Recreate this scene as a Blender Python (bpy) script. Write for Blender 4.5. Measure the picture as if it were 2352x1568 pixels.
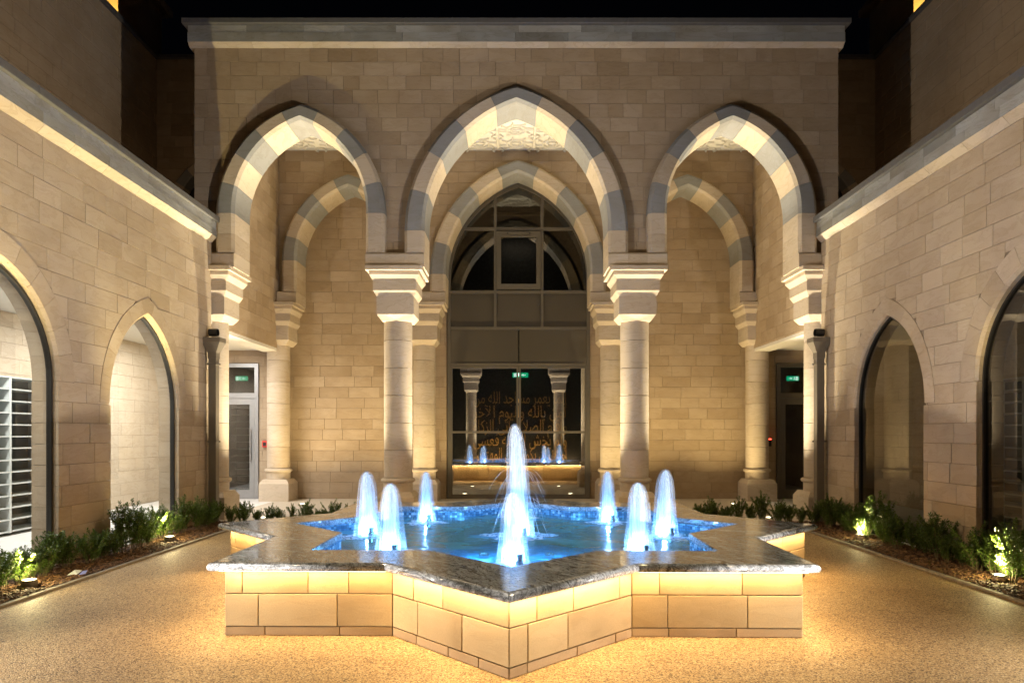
import bpy, math, random
from mathutils import Vector

sc = bpy.context.scene
for o in list(bpy.data.objects):
    bpy.data.objects.remove(o)
C = sc.collection
random.seed(7)
PI = math.pi

# ---------------------------------------------------------------- camera
cd = bpy.data.cameras.new('camera')
cam = bpy.data.objects.new('camera', cd)
C.objects.link(cam)
cam.location = (-0.035, 0.0, 1.39)
cam.rotation_euler = (math.radians(90), 0, 0)
cd.sensor_width = 36.0
cd.lens = 24.0
cd.shift_y = 211.0 / 2352.0
cd.shift_x = -5.0 / 2352.0
cd.clip_start = 0.05
cd.clip_end = 500.0
sc.camera = cam

# ---------------------------------------------------------------- night sky
w = bpy.data.worlds.new('World')
sc.world = w
w.use_nodes = True
bg = w.node_tree.nodes['Background']
bg.inputs['Color'].default_value = (0.30, 0.36, 0.60, 1)
bg.inputs['Strength'].default_value = 0.0005

sc.view_settings.view_transform = 'Standard'
sc.view_settings.look = 'None'
sc.view_settings.exposure = 1.65
sc.view_settings.gamma = 1.0
sc.view_settings.use_curve_mapping = False
sc.render.engine = 'CYCLES'
cy = sc.cycles
cy.max_bounces = 9
cy.diffuse_bounces = 4
cy.glossy_bounces = 3
cy.transmission_bounces = 6
cy.transparent_max_bounces = 24
cy.caustics_reflective = False
cy.caustics_refractive = False
cy.sample_clamp_indirect = 4.0
cy.use_denoising = True

# lamp strengths and colours
P_BED, P_BEDFAR = 460.0, 760.0
P_STRIP = 3.7
P_FILL = 560.0
P_ROOFFILL = 7.0
P_ARCH = 600.0
P_REAR = 105.0
P_JET, P_POOL = 6.0, 8.0
P_CORR = 33.0
WARM = (1.0, 0.74, 0.42)
BEDC = (1.0, 0.82, 0.38)
LEDC = (1.0, 0.65, 0.28)
ARCHC = (1.0, 0.87, 0.60)
REARC = (1.0, 0.76, 0.36)
FILLC = (1.0, 0.76, 0.44)
BLUE = (0.21, 0.48, 1.0)
FARC = (1.0, 0.88, 0.73)
WHITE = (1.0, 0.96, 0.89)

# ---------------------------------------------------------------- helpers
def tag(o, label=None, cat=None, group=None, kind=None):
    if label: o['label'] = label
    if cat: o['category'] = cat
    if group: o['group'] = group
    if kind: o['kind'] = kind
    return o

def thing(name, label, cat, loc=(0, 0, 0), group=None):
    o = bpy.data.objects.new(name, None)
    o.empty_display_size = 0.1
    C.objects.link(o)
    o.location = loc
    return tag(o, label, cat, group)

def mesh(name, V, F, mat=None, smooth=False):
    me = bpy.data.meshes.new(name)
    me.from_pydata([tuple(v) for v in V], [], F)
    if mat is not None:
        me.materials.append(mat)
    if smooth:
        me.polygons.foreach_set('use_smooth', [True] * len(me.polygons))
        me.set_sharp_from_angle(angle=math.radians(35))
    me.update()
    return me

def obj(name, V, F, mat, parent=None, smooth=False, kind=None):
    o = bpy.data.objects.new(name, mesh(name, V, F, mat, smooth))
    C.objects.link(o)
    if parent is not None:
        o.parent = parent
        if any(abs(c) > 1e-9 for c in parent_loc(parent)):
            o.matrix_parent_inverse.translation = -Vector(parent_loc(parent))
    if kind: o['kind'] = kind
    return o

def parent_loc(p):
    t = Vector((0, 0, 0))
    while p is not None:
        t += p.location
        p = p.parent
    return t

def dup(root, loc, rotz=0.0, scale=1.0, label=None, group=None):
    r = root.copy(); C.objects.link(r)
    r.location = loc; r.rotation_euler = (0, 0, rotz); r.scale = (scale,) * 3
    if label: r['label'] = label
    if group: r['group'] = group
    for ch in list(root.children):
        c = ch.copy(); C.objects.link(c); c.parent = r
        for g in list(ch.children):
            d = g.copy(); C.objects.link(d); d.parent = c
    return r

class MB:
    def __init__(s): s.V = []; s.F = []
    def add(s, V, F):
        n = len(s.V); s.V += [tuple(v) for v in V]; s.F += [[i + n for i in f] for f in F]
    def box(s, x0, x1, y0, y1, z0, z1):
        s.add([(x0, y0, z0), (x1, y0, z0), (x1, y1, z0), (x0, y1, z0), (x0, y0, z1), (x1, y0, z1), (x1, y1, z1), (x0, y1, z1)],
              [[0, 3, 2, 1], [4, 5, 6, 7], [0, 1, 5, 4], [1, 2, 6, 5], [2, 3, 7, 6], [3, 0, 4, 7]])
    def cbox(s, x0, x1, y0, y1, z0, z1, c=0.004):
        # box with chamfered long edges (lathe-like, four sided)
        xm, ym = (x0 + x1) / 2, (y0 + y1) / 2
        hx, hy = (x1 - x0) / 2, (y1 - y0) / 2
        s.sq(xm, ym, [(hx - c, hy - c, z0), (hx, hy, z0 + c), (hx, hy, z1 - c), (hx - c, hy - c, z1)])
    def sq(s, xm, ym, prof):
        V = []; F = []
        for hx, hy, z in prof:
            V += [(xm - hx, ym - hy, z), (xm + hx, ym - hy, z), (xm + hx, ym + hy, z), (xm - hx, ym + hy, z)]
        n = len(prof)
        for i in range(n - 1):
            for k in range(4):
                a = i * 4 + k; b = i * 4 + (k + 1) % 4
                F.append([a, b, b + 4, a + 4])
        F.append([3, 2, 1, 0]); F.append([(n - 1) * 4 + k for k in range(4)])
        s.add(V, F)
    def lathe(s, prof, cx=0, cy=0, seg=32, cap=True):
        V = []; F = []
        for r, z in prof:
            for k in range(seg):
                a = 2 * PI * k / seg
                V.append((cx + r * math.cos(a), cy + r * math.sin(a), z))
        for i in range(len(prof) - 1):
            for k in range(seg):
                a = i * seg + k; b = i * seg + (k + 1) % seg
                F.append([a, b, b + seg, a + seg])
        if cap:
            F.append([k for k in range(seg)][::-1]); F.append([(len(prof) - 1) * seg + k for k in range(seg)])
        s.add(V, F)
    def tube(s, pts, r, seg=6):
        V = []; F = []
        n = len(pts)
        for i, p in enumerate(pts):
            p = Vector(p)
            d = (Vector(pts[min(i + 1, n - 1)]) - Vector(pts[max(i - 1, 0)])).normalized()
            a = d.cross(Vector((0.31, 0.77, 0.55))).normalized(); b = d.cross(a)
            rr = r[i] if isinstance(r, (list, tuple)) else r
            for k in range(seg):
                t = 2 * PI * k / seg
                V.append(p + a * math.cos(t) * rr + b * math.sin(t) * rr)
        for i in range(n - 1):
            for k in range(seg):
                q = i * seg + k; e = i * seg + (k + 1) % seg
                F.append([q, e, e + seg, q + seg])
        F.append(list(range(seg))[::-1]); F.append([(n - 1) * seg + k for k in range(seg)])
        s.add(V, F)
    def make(s, name, mat, parent=None, smooth=False, kind=None):
        return obj(name, s.V, s.F, mat, parent, smooth, kind)

class Frame:
    def __init__(s, O, U, N): s.O = Vector(O); s.U = Vector(U); s.N = Vector(N)
    def __call__(s, u, v, d): return s.O + s.U * u + Vector((0, 0, v)) + s.N * d

def prism(F, prof, u0, u1, e=0.0):
    """profile of (d, v) points, counter clockwise seen from +u, run along u"""
    n = len(prof)
    V = [F(u0, v, d) for d, v in prof] + [F(u1, v, d) for d, v in prof]
    Fs = [[i, (i + 1) % n, n + (i + 1) % n, n + i] for i in range(n)]
    Fs.append(list(range(n))[::-1]); Fs.append([n + i for i in range(n)])
    return V, Fs

def fix_normals(me):
    import bmesh
    bm = bmesh.new(); bm.from_mesh(me); bmesh.ops.recalc_face_normals(bm, faces=bm.faces); bm.to_mesh(me); bm.free()

# ---------------------------------------------------------------- materials
def new_mat(name):
    m = bpy.data.materials.new(name); m.use_nodes = True
    nt = m.node_tree; nt.nodes.clear()
    out = nt.nodes.new('ShaderNodeOutputMaterial')
    return m, nt, out

def N(nt, t, **kw):
    n = nt.nodes.new(t)
    for k, v in kw.items():
        if k in n.inputs: n.inputs[k].default_value = v
        else: setattr(n, k, v)
    return n

def pbr(nt, out, **kw):
    b = nt.nodes.new('ShaderNodeBsdfPrincipled')
    for k, v in kw.items(): b.inputs[k].default_value = v
    nt.links.new(b.outputs[0], out.inputs['Surface'])
    return b

def ramp(nt, stops, interp='LINEAR'):
    r = nt.nodes.new('ShaderNodeValToRGB'); r.color_ramp.interpolation = interp
    e = r.color_ramp.elements
    while len(e) < len(stops): e.new(0.5)
    for i, (p, c) in enumerate(stops):
        e[i].position = p; e[i].color = (*c, 1) if len(c) == 3 else c
    return r

def simple(name, col, rough=0.5, metal=0.0, noise=0.0, **kw):
    m, nt, out = new_mat(name)
    b = pbr(nt, out, **{'Base Color': (*col, 1), 'Roughness': rough, 'Metallic': metal}, **kw)
    if noise > 0:
        g = N(nt, 'ShaderNodeNewGeometry'); n = N(nt, 'ShaderNodeTexNoise', Scale=14.0, Detail=5.0)
        nt.links.new(g.outputs['Position'], n.inputs['Vector'])
        r = ramp(nt, [(0.3, tuple(c * (1 - noise) for c in col)), (0.7, tuple(min(1, c * (1 + noise)) for c in col))])
        nt.links.new(n.outputs['Fac'], r.inputs['Fac']); nt.links.new(r.outputs[0], b.inputs['Base Color'])
    return m

def emit(name, col, s):
    m, nt, out = new_mat(name)
    e = N(nt, 'ShaderNodeEmission'); e.inputs[0].default_value = (*col, 1); e.inputs[1].default_value = s
    nt.links.new(e.outputs[0], out.inputs['Surface'])
    return m

def stone_mat(name, a, b, c, vein=0.35, rough=0.72, bump=0.25, stain=0.3):
    """sawn sandstone: a tone per block (a..b..c), warped bedding lines, fine grain, soft stains"""
    m, nt, out = new_mat(name); L = nt.links.new
    p = pbr(nt, out, Roughness=rough)
    p.inputs['Specular IOR Level'].default_value = 0.25
    g = N(nt, 'ShaderNodeNewGeometry'); oi = N(nt, 'ShaderNodeObjectInfo')
    tone = ramp(nt, [(0.0, a), (0.35, b), (0.7, tuple((x + y) / 2 for x, y in zip(b, c))), (1.0, c)])
    L(oi.outputs['Random'], tone.inputs['Fac'])
    sh = N(nt, 'ShaderNodeMath', operation='MULTIPLY'); sh.inputs[1].default_value = 57.0
    L(oi.outputs['Random'], sh.inputs[0])
    off = N(nt, 'ShaderNodeCombineXYZ'); L(sh.outputs[0], off.inputs[0]); L(sh.outputs[0], off.inputs[2])
    add = N(nt, 'ShaderNodeVectorMath', operation='ADD'); L(g.outputs['Position'], add.inputs[0]); L(off.outputs[0], add.inputs[1])
    # bedding
    mp = N(nt, 'ShaderNodeMapping'); mp.inputs['Scale'].default_value = (1.2, 1.2, 4.5); mp.inputs['Rotation'].default_value = (0.3, 0.25, 0)
    L(add.outputs[0], mp.inputs['Vector'])
    n1 = N(nt, 'ShaderNodeTexNoise', Scale=1.6, Detail=4.0, Roughness=0.55, Distortion=1.2); L(mp.outputs[0], n1.inputs['Vector'])
    v1 = ramp(nt, [(0.36, (1, 1, 1)), (0.475, (1, 1, 1)), (0.5, (1 - vein, 1 - vein * 1.15, 1 - vein * 1.4)), (0.54, (0.97, 0.96, 0.94)), (0.75, (1.0, 1.0, 1.0))])
    L(n1.outputs['Fac'], v1.inputs['Fac'])
    # stains
    n2 = N(nt, 'ShaderNodeTexNoise', Scale=0.9, Detail=3.0, Roughness=0.6); L(add.outputs[0], n2.inputs['Vector'])
    v2 = ramp(nt, [(0.35, (1 - stain, 1 - stain * 1.15, 1 - stain * 1.35)), (0.6, (1, 1, 1)), (1, (1.06, 1.06, 1.06))])
    L(n2.outputs['Fac'], v2.inputs['Fac'])
    # grain
    n3 = N(nt, 'ShaderNodeTexNoise', Scale=160.0, Detail=3.0, Roughness=0.7); L(add.outputs[0], n3.inputs['Vector'])
    v3 = ramp(nt, [(0.25, (0.84, 0.83, 0.82)), (0.75, (1.08, 1.08, 1.08))]); L(n3.outputs['Fac'], v3.inputs['Fac'])
    def mul(x, y, f=1.0):
        k = N(nt, 'ShaderNodeMix', data_type='RGBA', blend_type='MULTIPLY'); k.inputs['Factor'].default_value = f
        L(x, k.inputs[6]); L(y, k.inputs[7]); return k.outputs[2]
    col = mul(mul(mul(tone.outputs[0], v1.outputs[0]), v2.outputs[0]), v3.outputs[0])
    L(col, p.inputs['Base Color'])
    bp = N(nt, 'ShaderNodeBump', Strength=bump, Distance=0.004)
    mx = N(nt, 'ShaderNodeMath', operation='ADD'); L(n3.outputs['Fac'], mx.inputs[0]); L(n1.outputs['Fac'], mx.inputs[1])
    L(mx.outputs[0], bp.inputs['Height']); L(bp.outputs[0], p.inputs['Normal'])
    return m

M_BUFF = stone_mat('buff_sandstone', (0.375, 0.285, 0.19), (0.415, 0.32, 0.22), (0.445, 0.35, 0.25), vein=0.10, stain=0.18)
M_SIDE = stone_mat('pale_sandstone', (0.455, 0.365, 0.265), (0.485, 0.395, 0.295), (0.51, 0.42, 0.32), vein=0.10, stain=0.14)
M_PALE = stone_mat('cream_stone', (0.48, 0.40, 0.31), (0.53, 0.45, 0.355), (0.56, 0.48, 0.39), vein=0.12, stain=0.12)
M_GREY = stone_mat('grey_stone', (0.25, 0.253, 0.258), (0.275, 0.278, 0.283), (0.295, 0.298, 0.302), vein=0.08, stain=0.15)
M_FASC = stone_mat('bluegrey_stone', (0.25, 0.26, 0.26), (0.31, 0.32, 0.32), (0.36, 0.365, 0.36), vein=0.15, stain=0.3)
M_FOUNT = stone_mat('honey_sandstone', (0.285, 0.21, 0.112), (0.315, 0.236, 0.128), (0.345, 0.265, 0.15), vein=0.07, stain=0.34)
M_FBASE = stone_mat('base_sandstone', (0.24, 0.165, 0.09), (0.27, 0.19, 0.105), (0.30, 0.215, 0.125), vein=0.08, stain=0.35)  # darker honey tone for the lowest fountain course
M_MORTAR = simple('mortar', (0.23, 0.175, 0.12), 0.9, noise=0.2)
M_FMORT = simple('fountain_joint', (0.10, 0.065, 0.03), 0.9, noise=0.2)
M_PLASTER = simple('white_plaster', (0.60, 0.575, 0.53), 0.8, noise=0.03)
M_CAPMET = simple('coping_metal', (0.10, 0.098, 0.10), 0.55, 0.0, noise=0.1)
M_BRONZE = simple('bronze_frame', (0.105, 0.092, 0.074), 0.42, 0.0, noise=0.05)
M_DARKFR = simple('dark_gasket', (0.02, 0.018, 0.016), 0.35)
M_ALU = simple('silver_frame', (0.27, 0.27, 0.275), 0.38, 0.3, noise=0.04)
M_PIPE = simple('brown_pipe', (0.135, 0.115, 0.09), 0.42, 0.0, noise=0.06)
M_BLACK = simple('black_plastic', (0.012, 0.012, 0.012), 0.4)
M_STEEL = simple('steel', (0.5, 0.5, 0.52), 0.25, 1.0)
M_SHELF = simple('white_shelf', (0.52, 0.55, 0.55), 0.4)
M_SHELFB = simple('shelf_backing', (0.16, 0.17, 0.16), 0.6)
M_FLOORW = simple('pale_floor', (0.62, 0.61, 0.60), 0.45, noise=0.05)
M_PAVE = simple('pale_paving', (0.46, 0.41, 0.34), 0.7, noise=0.07)
M_HALLF = simple('dark_hall_floor', (0.06, 0.05, 0.04), 0.3)
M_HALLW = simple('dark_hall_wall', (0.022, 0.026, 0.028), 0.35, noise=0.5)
M_GOLD = simple('gold_letter', (0.55, 0.36, 0.12), 0.42, 0.3)
M_KERB = simple('edging', (0.22, 0.19, 0.15), 0.8, noise=0.2)
M_SPAND = simple('bronze_spandrel', (0.075, 0.066, 0.054), 0.12)
M_RED = simple('red_plastic', (0.55, 0.04, 0.03), 0.4)
M_STEM = simple('stem', (0.10, 0.075, 0.04), 0.8)
E_LED = emit('led_strip', (1.0, 0.66, 0.28), 9.0)
E_SPOT = emit('lamp_lens', (1.0, 0.86, 0.55), 7.0)
E_GREEN = emit('exit_green', (0.0, 0.55, 0.25), 0.8)
E_SIGNW = emit('exit_white', (0.75, 1.0, 0.9), 1.1)
E_RED = emit('red_indicator', (1.0, 0.04, 0.02), 5.0)
E_HALL = emit('hall_led', (1.0, 0.55, 0.22), 2.2)

def leaf_mat():
    m, nt, out = new_mat('box_leaf'); L = nt.links.new
    g = N(nt, 'ShaderNodeNewGeometry'); oi = N(nt, 'ShaderNodeObjectInfo')
    r = ramp(nt, [(0.0, (0.040, 0.080, 0.014)), (0.5, (0.072, 0.130, 0.022)), (1.0, (0.12, 0.175, 0.030))])
    L(g.outputs['Random Per Island'], r.inputs['Fac'])
    p = N(nt, 'ShaderNodeBsdfPrincipled', Roughness=0.38); L(r.outputs[0], p.inputs['Base Color'])
    t = N(nt, 'ShaderNodeBsdfTranslucent'); t.inputs[0].default_value = (0.10, 0.17, 0.02, 1)
    mx = N(nt, 'ShaderNodeMixShader'); mx.inputs[0].default_value = 0.25
    L(p.outputs[0], mx.inputs[1]); L(t.outputs[0], mx.inputs[2]); L(mx.outputs[0], out.inputs['Surface'])
    return m
M_LEAF = leaf_mat()

def chip_mat():
    m, nt, out = new_mat('bark_chip'); L = nt.links.new
    g = N(nt, 'ShaderNodeNewGeometry')
    r = ramp(nt, [(0.0, (0.045, 0.022, 0.010)), (0.5, (0.11, 0.052, 0.022)), (1.0, (0.22, 0.115, 0.050))])
    L(g.outputs['Random Per Island'], r.inputs['Fac'])
    p = pbr(nt, out, Roughness=0.75); L(r.outputs[0], p.inputs['Base Color'])
    return m
M_CHIP = chip_mat()
M_SOIL = simple('bark_soil', (0.04, 0.022, 0.012), 0.95, noise=0.5)

def gravel_mat():
    m, nt, out = new_mat('resin_gravel'); L = nt.links.new
    g = N(nt, 'ShaderNodeNewGeometry')
    v = N(nt, 'ShaderNodeTexVoronoi', Scale=130.0); L(g.outputs['Position'], v.inputs['Vector'])
    sep = N(nt, 'ShaderNodeSeparateColor'); L(v.outputs['Color'], sep.inputs[0])
    r = ramp(nt, [(0.0, (0.07, 0.042, 0.022)), (0.12, (0.16, 0.105, 0.055)), (0.35, (0.36, 0.24, 0.115)), (0.65, (0.47, 0.33, 0.165)), (0.9, (0.56, 0.42, 0.24)), (1.0, (0.66, 0.55, 0.38))])
    L(sep.outputs[0], r.inputs['Fac'])
    ed = ramp(nt, [(0.0, (1, 1, 1)), (0.55, (0.96, 0.95, 0.93)), (0.85, (0.50, 0.45, 0.38))]); L(v.outputs['Distance'], ed.inputs['Fac'])
    n = N(nt, 'ShaderNodeTexNoise', Scale=1.1, Detail=4.0); L(g.outputs['Position'], n.inputs['Vector'])
    nr = ramp(nt, [(0.3, (0.74, 0.71, 0.67)), (0.55, (1.0, 1.0, 1.0)), (0.75, (1.08, 1.08, 1.08))]); L(n.outputs['Fac'], nr.inputs['Fac'])
    a = N(nt, 'ShaderNodeMix', data_type='RGBA', blend_type='MULTIPLY'); a.inputs['Factor'].default_value = 1
    L(r.outputs[0], a.inputs[6]); L(ed.outputs[0], a.inputs[7])
    b = N(nt, 'ShaderNodeMix', data_type='RGBA', blend_type='MULTIPLY'); b.inputs['Factor'].default_value = 1
    L(a.outputs[2], b.inputs[6]); L(nr.outputs[0], b.inputs[7])
    p = pbr(nt, out, Roughness=0.62); L(b.outputs[2], p.inputs['Base Color'])
    bp = N(nt, 'ShaderNodeBump', Strength=0.8, Distance=0.004); bp.invert = True
    L(v.outputs['Distance'], bp.inputs['Height']); L(bp.outputs[0], p.inputs['Normal'])
    return m
M_GRAVEL = gravel_mat()

def granite_mat():
    m, nt, out = new_mat('polished_granite'); L = nt.links.new
    g = N(nt, 'ShaderNodeNewGeometry'); oi = N(nt, 'ShaderNodeObjectInfo')
    sh = N(nt, 'ShaderNodeMath', operation='MULTIPLY'); sh.inputs[1].default_value = 31.0; L(oi.outputs['Random'], sh.inputs[0])
    off = N(nt, 'ShaderNodeCombineXYZ'); L(sh.outputs[0], off.inputs[1])
    rt = N(nt, 'ShaderNodeVectorRotate', rotation_type='Z_AXIS'); L(g.outputs['Position'], rt.inputs['Vector'])
    ang = N(nt, 'ShaderNodeMath', operation='MULTIPLY'); ang.inputs[1].default_value = 1.2; L(oi.outputs['Random'], ang.inputs[0]); L(ang.outputs[0], rt.inputs['Angle'])
    add = N(nt, 'ShaderNodeVectorMath', operation='ADD'); L(rt.outputs[0], add.inputs[0]); L(off.outputs[0], add.inputs[1])
    mp = N(nt, 'ShaderNodeMapping'); mp.inputs['Scale'].default_value = (2.4, 7.5, 7.5); L(add.outputs[0], mp.inputs['Vector'])
    n1 = N(nt, 'ShaderNodeTexNoise', Scale=1.4, Detail=8.0, Roughness=0.66, Distortion=1.6); L(mp.outputs[0], n1.inputs['Vector'])
    r1 = ramp(nt, [(0.32, (0.04, 0.041, 0.043)), (0.40, (0.20, 0.203, 0.21)), (0.47, (0.50, 0.505, 0.515)), (0.54, (0.26, 0.264, 0.272)), (0.70, (0.66, 0.665, 0.675))])
    L(n1.outputs['Fac'], r1.inputs['Fac'])
    n2 = N(nt, 'ShaderNodeTexNoise', Scale=120.0, Detail=2.0); L(g.outputs['Position'], n2.inputs['Vector'])
    r2 = ramp(nt, [(0.3, (0.55, 0.55, 0.55)), (0.7, (1.25, 1.25, 1.25))]); L(n2.outputs['Fac'], r2.inputs['Fac'])
    n4 = N(nt, 'ShaderNodeTexNoise', Scale=0.75, Detail=5.0, Roughness=0.6, Distortion=2.4); L(mp.outputs[0], n4.inputs['Vector'])
    r4 = ramp(nt, [(0.36, (1.1, 1.1, 1.1)), (0.44, (0.95, 0.95, 0.95)), (0.49, (0.28, 0.28, 0.28)), (0.53, (0.9, 0.9, 0.9)), (0.63, (0.55, 0.55, 0.55)), (0.72, (1.1, 1.1, 1.1))]); L(n4.outputs['Fac'], r4.inputs['Fac'])
    k0 = N(nt, 'ShaderNodeMix', data_type='RGBA', blend_type='MULTIPLY'); k0.inputs['Factor'].default_value = 1.0
    L(r1.outputs[0], k0.inputs[6]); L(r4.outputs[0], k0.inputs[7])
    cool = N(nt, 'ShaderNodeMix', data_type='RGBA', blend_type='MULTIPLY'); cool.inputs['Factor'].default_value = 1.0
    L(k0.outputs[2], cool.inputs[6]); cool.inputs[7].default_value = (0.92, 1.0, 1.12, 1)
    k = N(nt, 'ShaderNodeMix', data_type='RGBA', blend_type='MULTIPLY'); k.inputs['Factor'].default_value = 0.9
    L(cool.outputs[2], k.inputs[6]); L(r2.outputs[0], k.inputs[7])
    p = pbr(nt, out, Roughness=0.13); L(k.outputs[2], p.inputs['Base Color'])
    n3 = N(nt, 'ShaderNodeTexNoise', Scale=5.0, Detail=4.0); L(g.outputs['Position'], n3.inputs['Vector'])
    rr = ramp(nt, [(0.35, (0.07, 0.07, 0.07)), (0.7, (0.22, 0.22, 0.22))]); L(n3.outputs['Fac'], rr.inputs['Fac']); L(rr.outputs[0], p.inputs['Roughness'])
    return m
M_GRANITE = granite_mat()

def glass_mat(name, tint, ior=1.52, boost=0.0):
    m, nt, out = new_mat(name); L = nt.links.new
    t = N(nt, 'ShaderNodeBsdfTransparent'); t.inputs[0].default_value = (*tint, 1)
    gl = N(nt, 'ShaderNodeBsdfGlossy', Roughness=0.0); gl.inputs[0].default_value = (1, 1, 1, 1)
    f = N(nt, 'ShaderNodeFresnel', IOR=ior)
    ad = N(nt, 'ShaderNodeMath', operation='ADD'); ad.inputs[1].default_value = boost; ad.use_clamp = True
    mx = N(nt, 'ShaderNodeMixShader')
    L(f.outputs[0], ad.inputs[0]); L(ad.outputs[0], mx.inputs[0]); L(t.outputs[0], mx.inputs[1]); L(gl.outputs[0], mx.inputs[2])
    L(mx.outputs[0], out.inputs['Surface'])
    return m
M_GLASS = glass_mat('clear_glass', (0.90, 0.93, 0.91), 1.45, 0.02)
M_GLASSD = glass_mat('tinted_glass', (0.62, 0.64, 0.62), 1.5, 0.27)
M_GLASSU = glass_mat('fanlight_glass', (0.50, 0.51, 0.50), 1.5, 0.05)
M_GLASSX = glass_mat('shade_tint_glass', (0.42, 0.42, 0.40), 1.5, 0.05)  # same glazing, tinted darker to carry the unlit wing's shade in its colour

def water_mat():
    m, nt, out = new_mat('pool_water'); L = nt.links.new
    t = N(nt, 'ShaderNodeBsdfTransparent'); t.inputs[0].default_value = (0.62, 0.86, 0.98, 1)
    gl = N(nt, 'ShaderNodeBsdfGlossy', Roughness=0.12)
    f = N(nt, 'ShaderNodeFresnel', IOR=1.33)
    g = N(nt, 'ShaderNodeNewGeometry')
    n = N(nt, 'ShaderNodeTexNoise', Scale=7.0, Detail=4.0, Distortion=0.6); L(g.outputs['Position'], n.inputs['Vector'])
    bp = N(nt, 'ShaderNodeBump', Strength=0.35, Distance=0.03); L(n.outputs['Fac'], bp.inputs['Height'])
    L(bp.outputs[0], gl.inputs['Normal']); L(bp.outputs[0], f.inputs['Normal'])
    mx = N(nt, 'ShaderNodeMixShader'); L(f.outputs[0], mx.inputs[0]); L(t.outputs[0], mx.inputs[1]); L(gl.outputs[0], mx.inputs[2])
    # milky turbulence of aerated water
    d = N(nt, 'ShaderNodeBsdfDiffuse'); d.inputs[0].default_value = (0.10, 0.37, 0.64, 1)
    n2 = N(nt, 'ShaderNodeTexNoise', Scale=2.6, Detail=5.0, Distortion=0.8); L(g.outputs['Position'], n2.inputs['Vector'])
    r = ramp(nt, [(0.38, (0.26, 0.26, 0.26)), (0.72, (0.58, 0.58, 0.58))]); L(n2.outputs['Fac'], r.inputs['Fac'])
    m2 = N(nt, 'ShaderNodeMixShader'); L(r.outputs[0], m2.inputs[0]); L(mx.outputs[0], m2.inputs[1]); L(d.outputs[0], m2.inputs[2])
    L(m2.outputs[0], out.inputs['Surface'])
    return m
M_WATER = water_mat()

def jet_mat(name, dens0, dens1, sx=26.0, sz=2.2):
    """aerated falling water: milky, lit through, streaked along the fall"""
    m, nt, out = new_mat(name); L = nt.links.new
    tc = N(nt, 'ShaderNodeTexCoord')
    mp = N(nt, 'ShaderNodeMapping'); mp.inputs['Scale'].default_value = (sx, sx, sz); L(tc.outputs['Object'], mp.inputs['Vector'])
    n = N(nt, 'ShaderNodeTexNoise', Scale=1.6, Detail=4.0, Roughness=0.6, Distortion=0.3); L(mp.outputs[0], n.inputs['Vector'])
    r = ramp(nt, [(0.32, (dens0,) * 3), (0.68, (dens1,) * 3)]); L(n.outputs['Fac'], r.inputs['Fac'])
    t = N(nt, 'ShaderNodeBsdfTransparent')
    tl = N(nt, 'ShaderNodeBsdfTranslucent'); tl.inputs[0].default_value = (0.86, 0.94, 1.0, 1)
    df = N(nt, 'ShaderNodeBsdfDiffuse'); df.inputs[0].default_value = (0.86, 0.93, 1.0, 1)
    gl = N(nt, 'ShaderNodeBsdfGlossy', Roughness=0.3)
    a = N(nt, 'ShaderNodeMixShader'); a.inputs[0].default_value = 0.40; L(tl.outputs[0], a.inputs[1]); L(df.outputs[0], a.inputs[2])
    a2 = N(nt, 'ShaderNodeMixShader'); a2.inputs[0].default_value = 0.06; L(a.outputs[0], a2.inputs[1]); L(gl.outputs[0], a2.inputs[2])
    b = N(nt, 'ShaderNodeMixShader'); L(r.outputs[0], b.inputs[0]); L(t.outputs[0], b.inputs[1]); L(a2.outputs[0], b.inputs[2])
    L(b.outputs[0], out.inputs['Surface'])
    return m
M_JET = jet_mat('jet_core', 0.22, 0.75, 34.0, 1.3)
M_MIDJ = jet_mat('jet_middle', 0.04, 0.48, 44.0, 1.2)
M_VEIL = jet_mat('jet_veil', 0.0, 0.26, 60.0, 1.2)
M_FOAM = jet_mat('foam', 0.0, 0.85, 16.0, 16.0)
M_SPRAY = jet_mat('spray', 0.25, 0.7, 30.0, 8.0)
M_TILE = None
def tile_mat():
    m, nt, out = new_mat('glass_mosaic'); L = nt.links.new
    g = N(nt, 'ShaderNodeNewGeometry')
    r = ramp(nt, [(0.0, (0.03, 0.10, 0.20)), (0.5, (0.09, 0.22, 0.36)), (0.85, (0.16, 0.34, 0.50)), (1.0, (0.45, 0.62, 0.72))])
    L(g.outputs['Random Per Island'], r.inputs['Fac'])
    p = pbr(nt, out, Roughness=0.12); L(r.outputs[0], p.inputs['Base Color'])
    return m
M_TILE = tile_mat()
M_POOLF = simple('pool_floor', (0.04, 0.20, 0.38), 0.5, noise=0.45)

# ---------------------------------------------------------------- lamps
def lamp(kind, name, loc, col, power, parent=None, aim=None, **kw):
    ld = bpy.data.lights.new(name, kind); ld.color = col; ld.energy = power
    for k, v in kw.items(): setattr(ld, k, v)
    o = bpy.data.objects.new(name, ld); C.objects.link(o)
    if parent is not None:
        o.parent = parent; o.matrix_parent_inverse.translation = -Vector(parent_loc(parent))
    o.location = loc
    if aim is not None:
        o.rotation_euler = Vector(aim).to_track_quat('-Z', 'Y').to_euler()
    return o

# ---------------------------------------------------------------- masonry
def inset(pts, d):
    n = len(pts); out = []
    for i in range(n):
        p0 = Vector(pts[i - 1]); p1 = Vector(pts[i]); p2 = Vector(pts[(i + 1) % n])
        e1 = (p1 - p0).normalized(); e2 = (p2 - p1).normalized()
        n1 = Vector((-e1.y, e1.x)); n2 = Vector((-e2.y, e2.x))
        b = n1 + n2
        k = b.dot(n1)
        if k < 0.2: b = n1; k = 1.0
        out.append(p1 + b * (d / k))
    return out

def area(p):
    return 0.5 * sum(p[i - 1][0] * p[i][1] - p[i][0] * p[i - 1][1] for i in range(len(p)))

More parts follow.
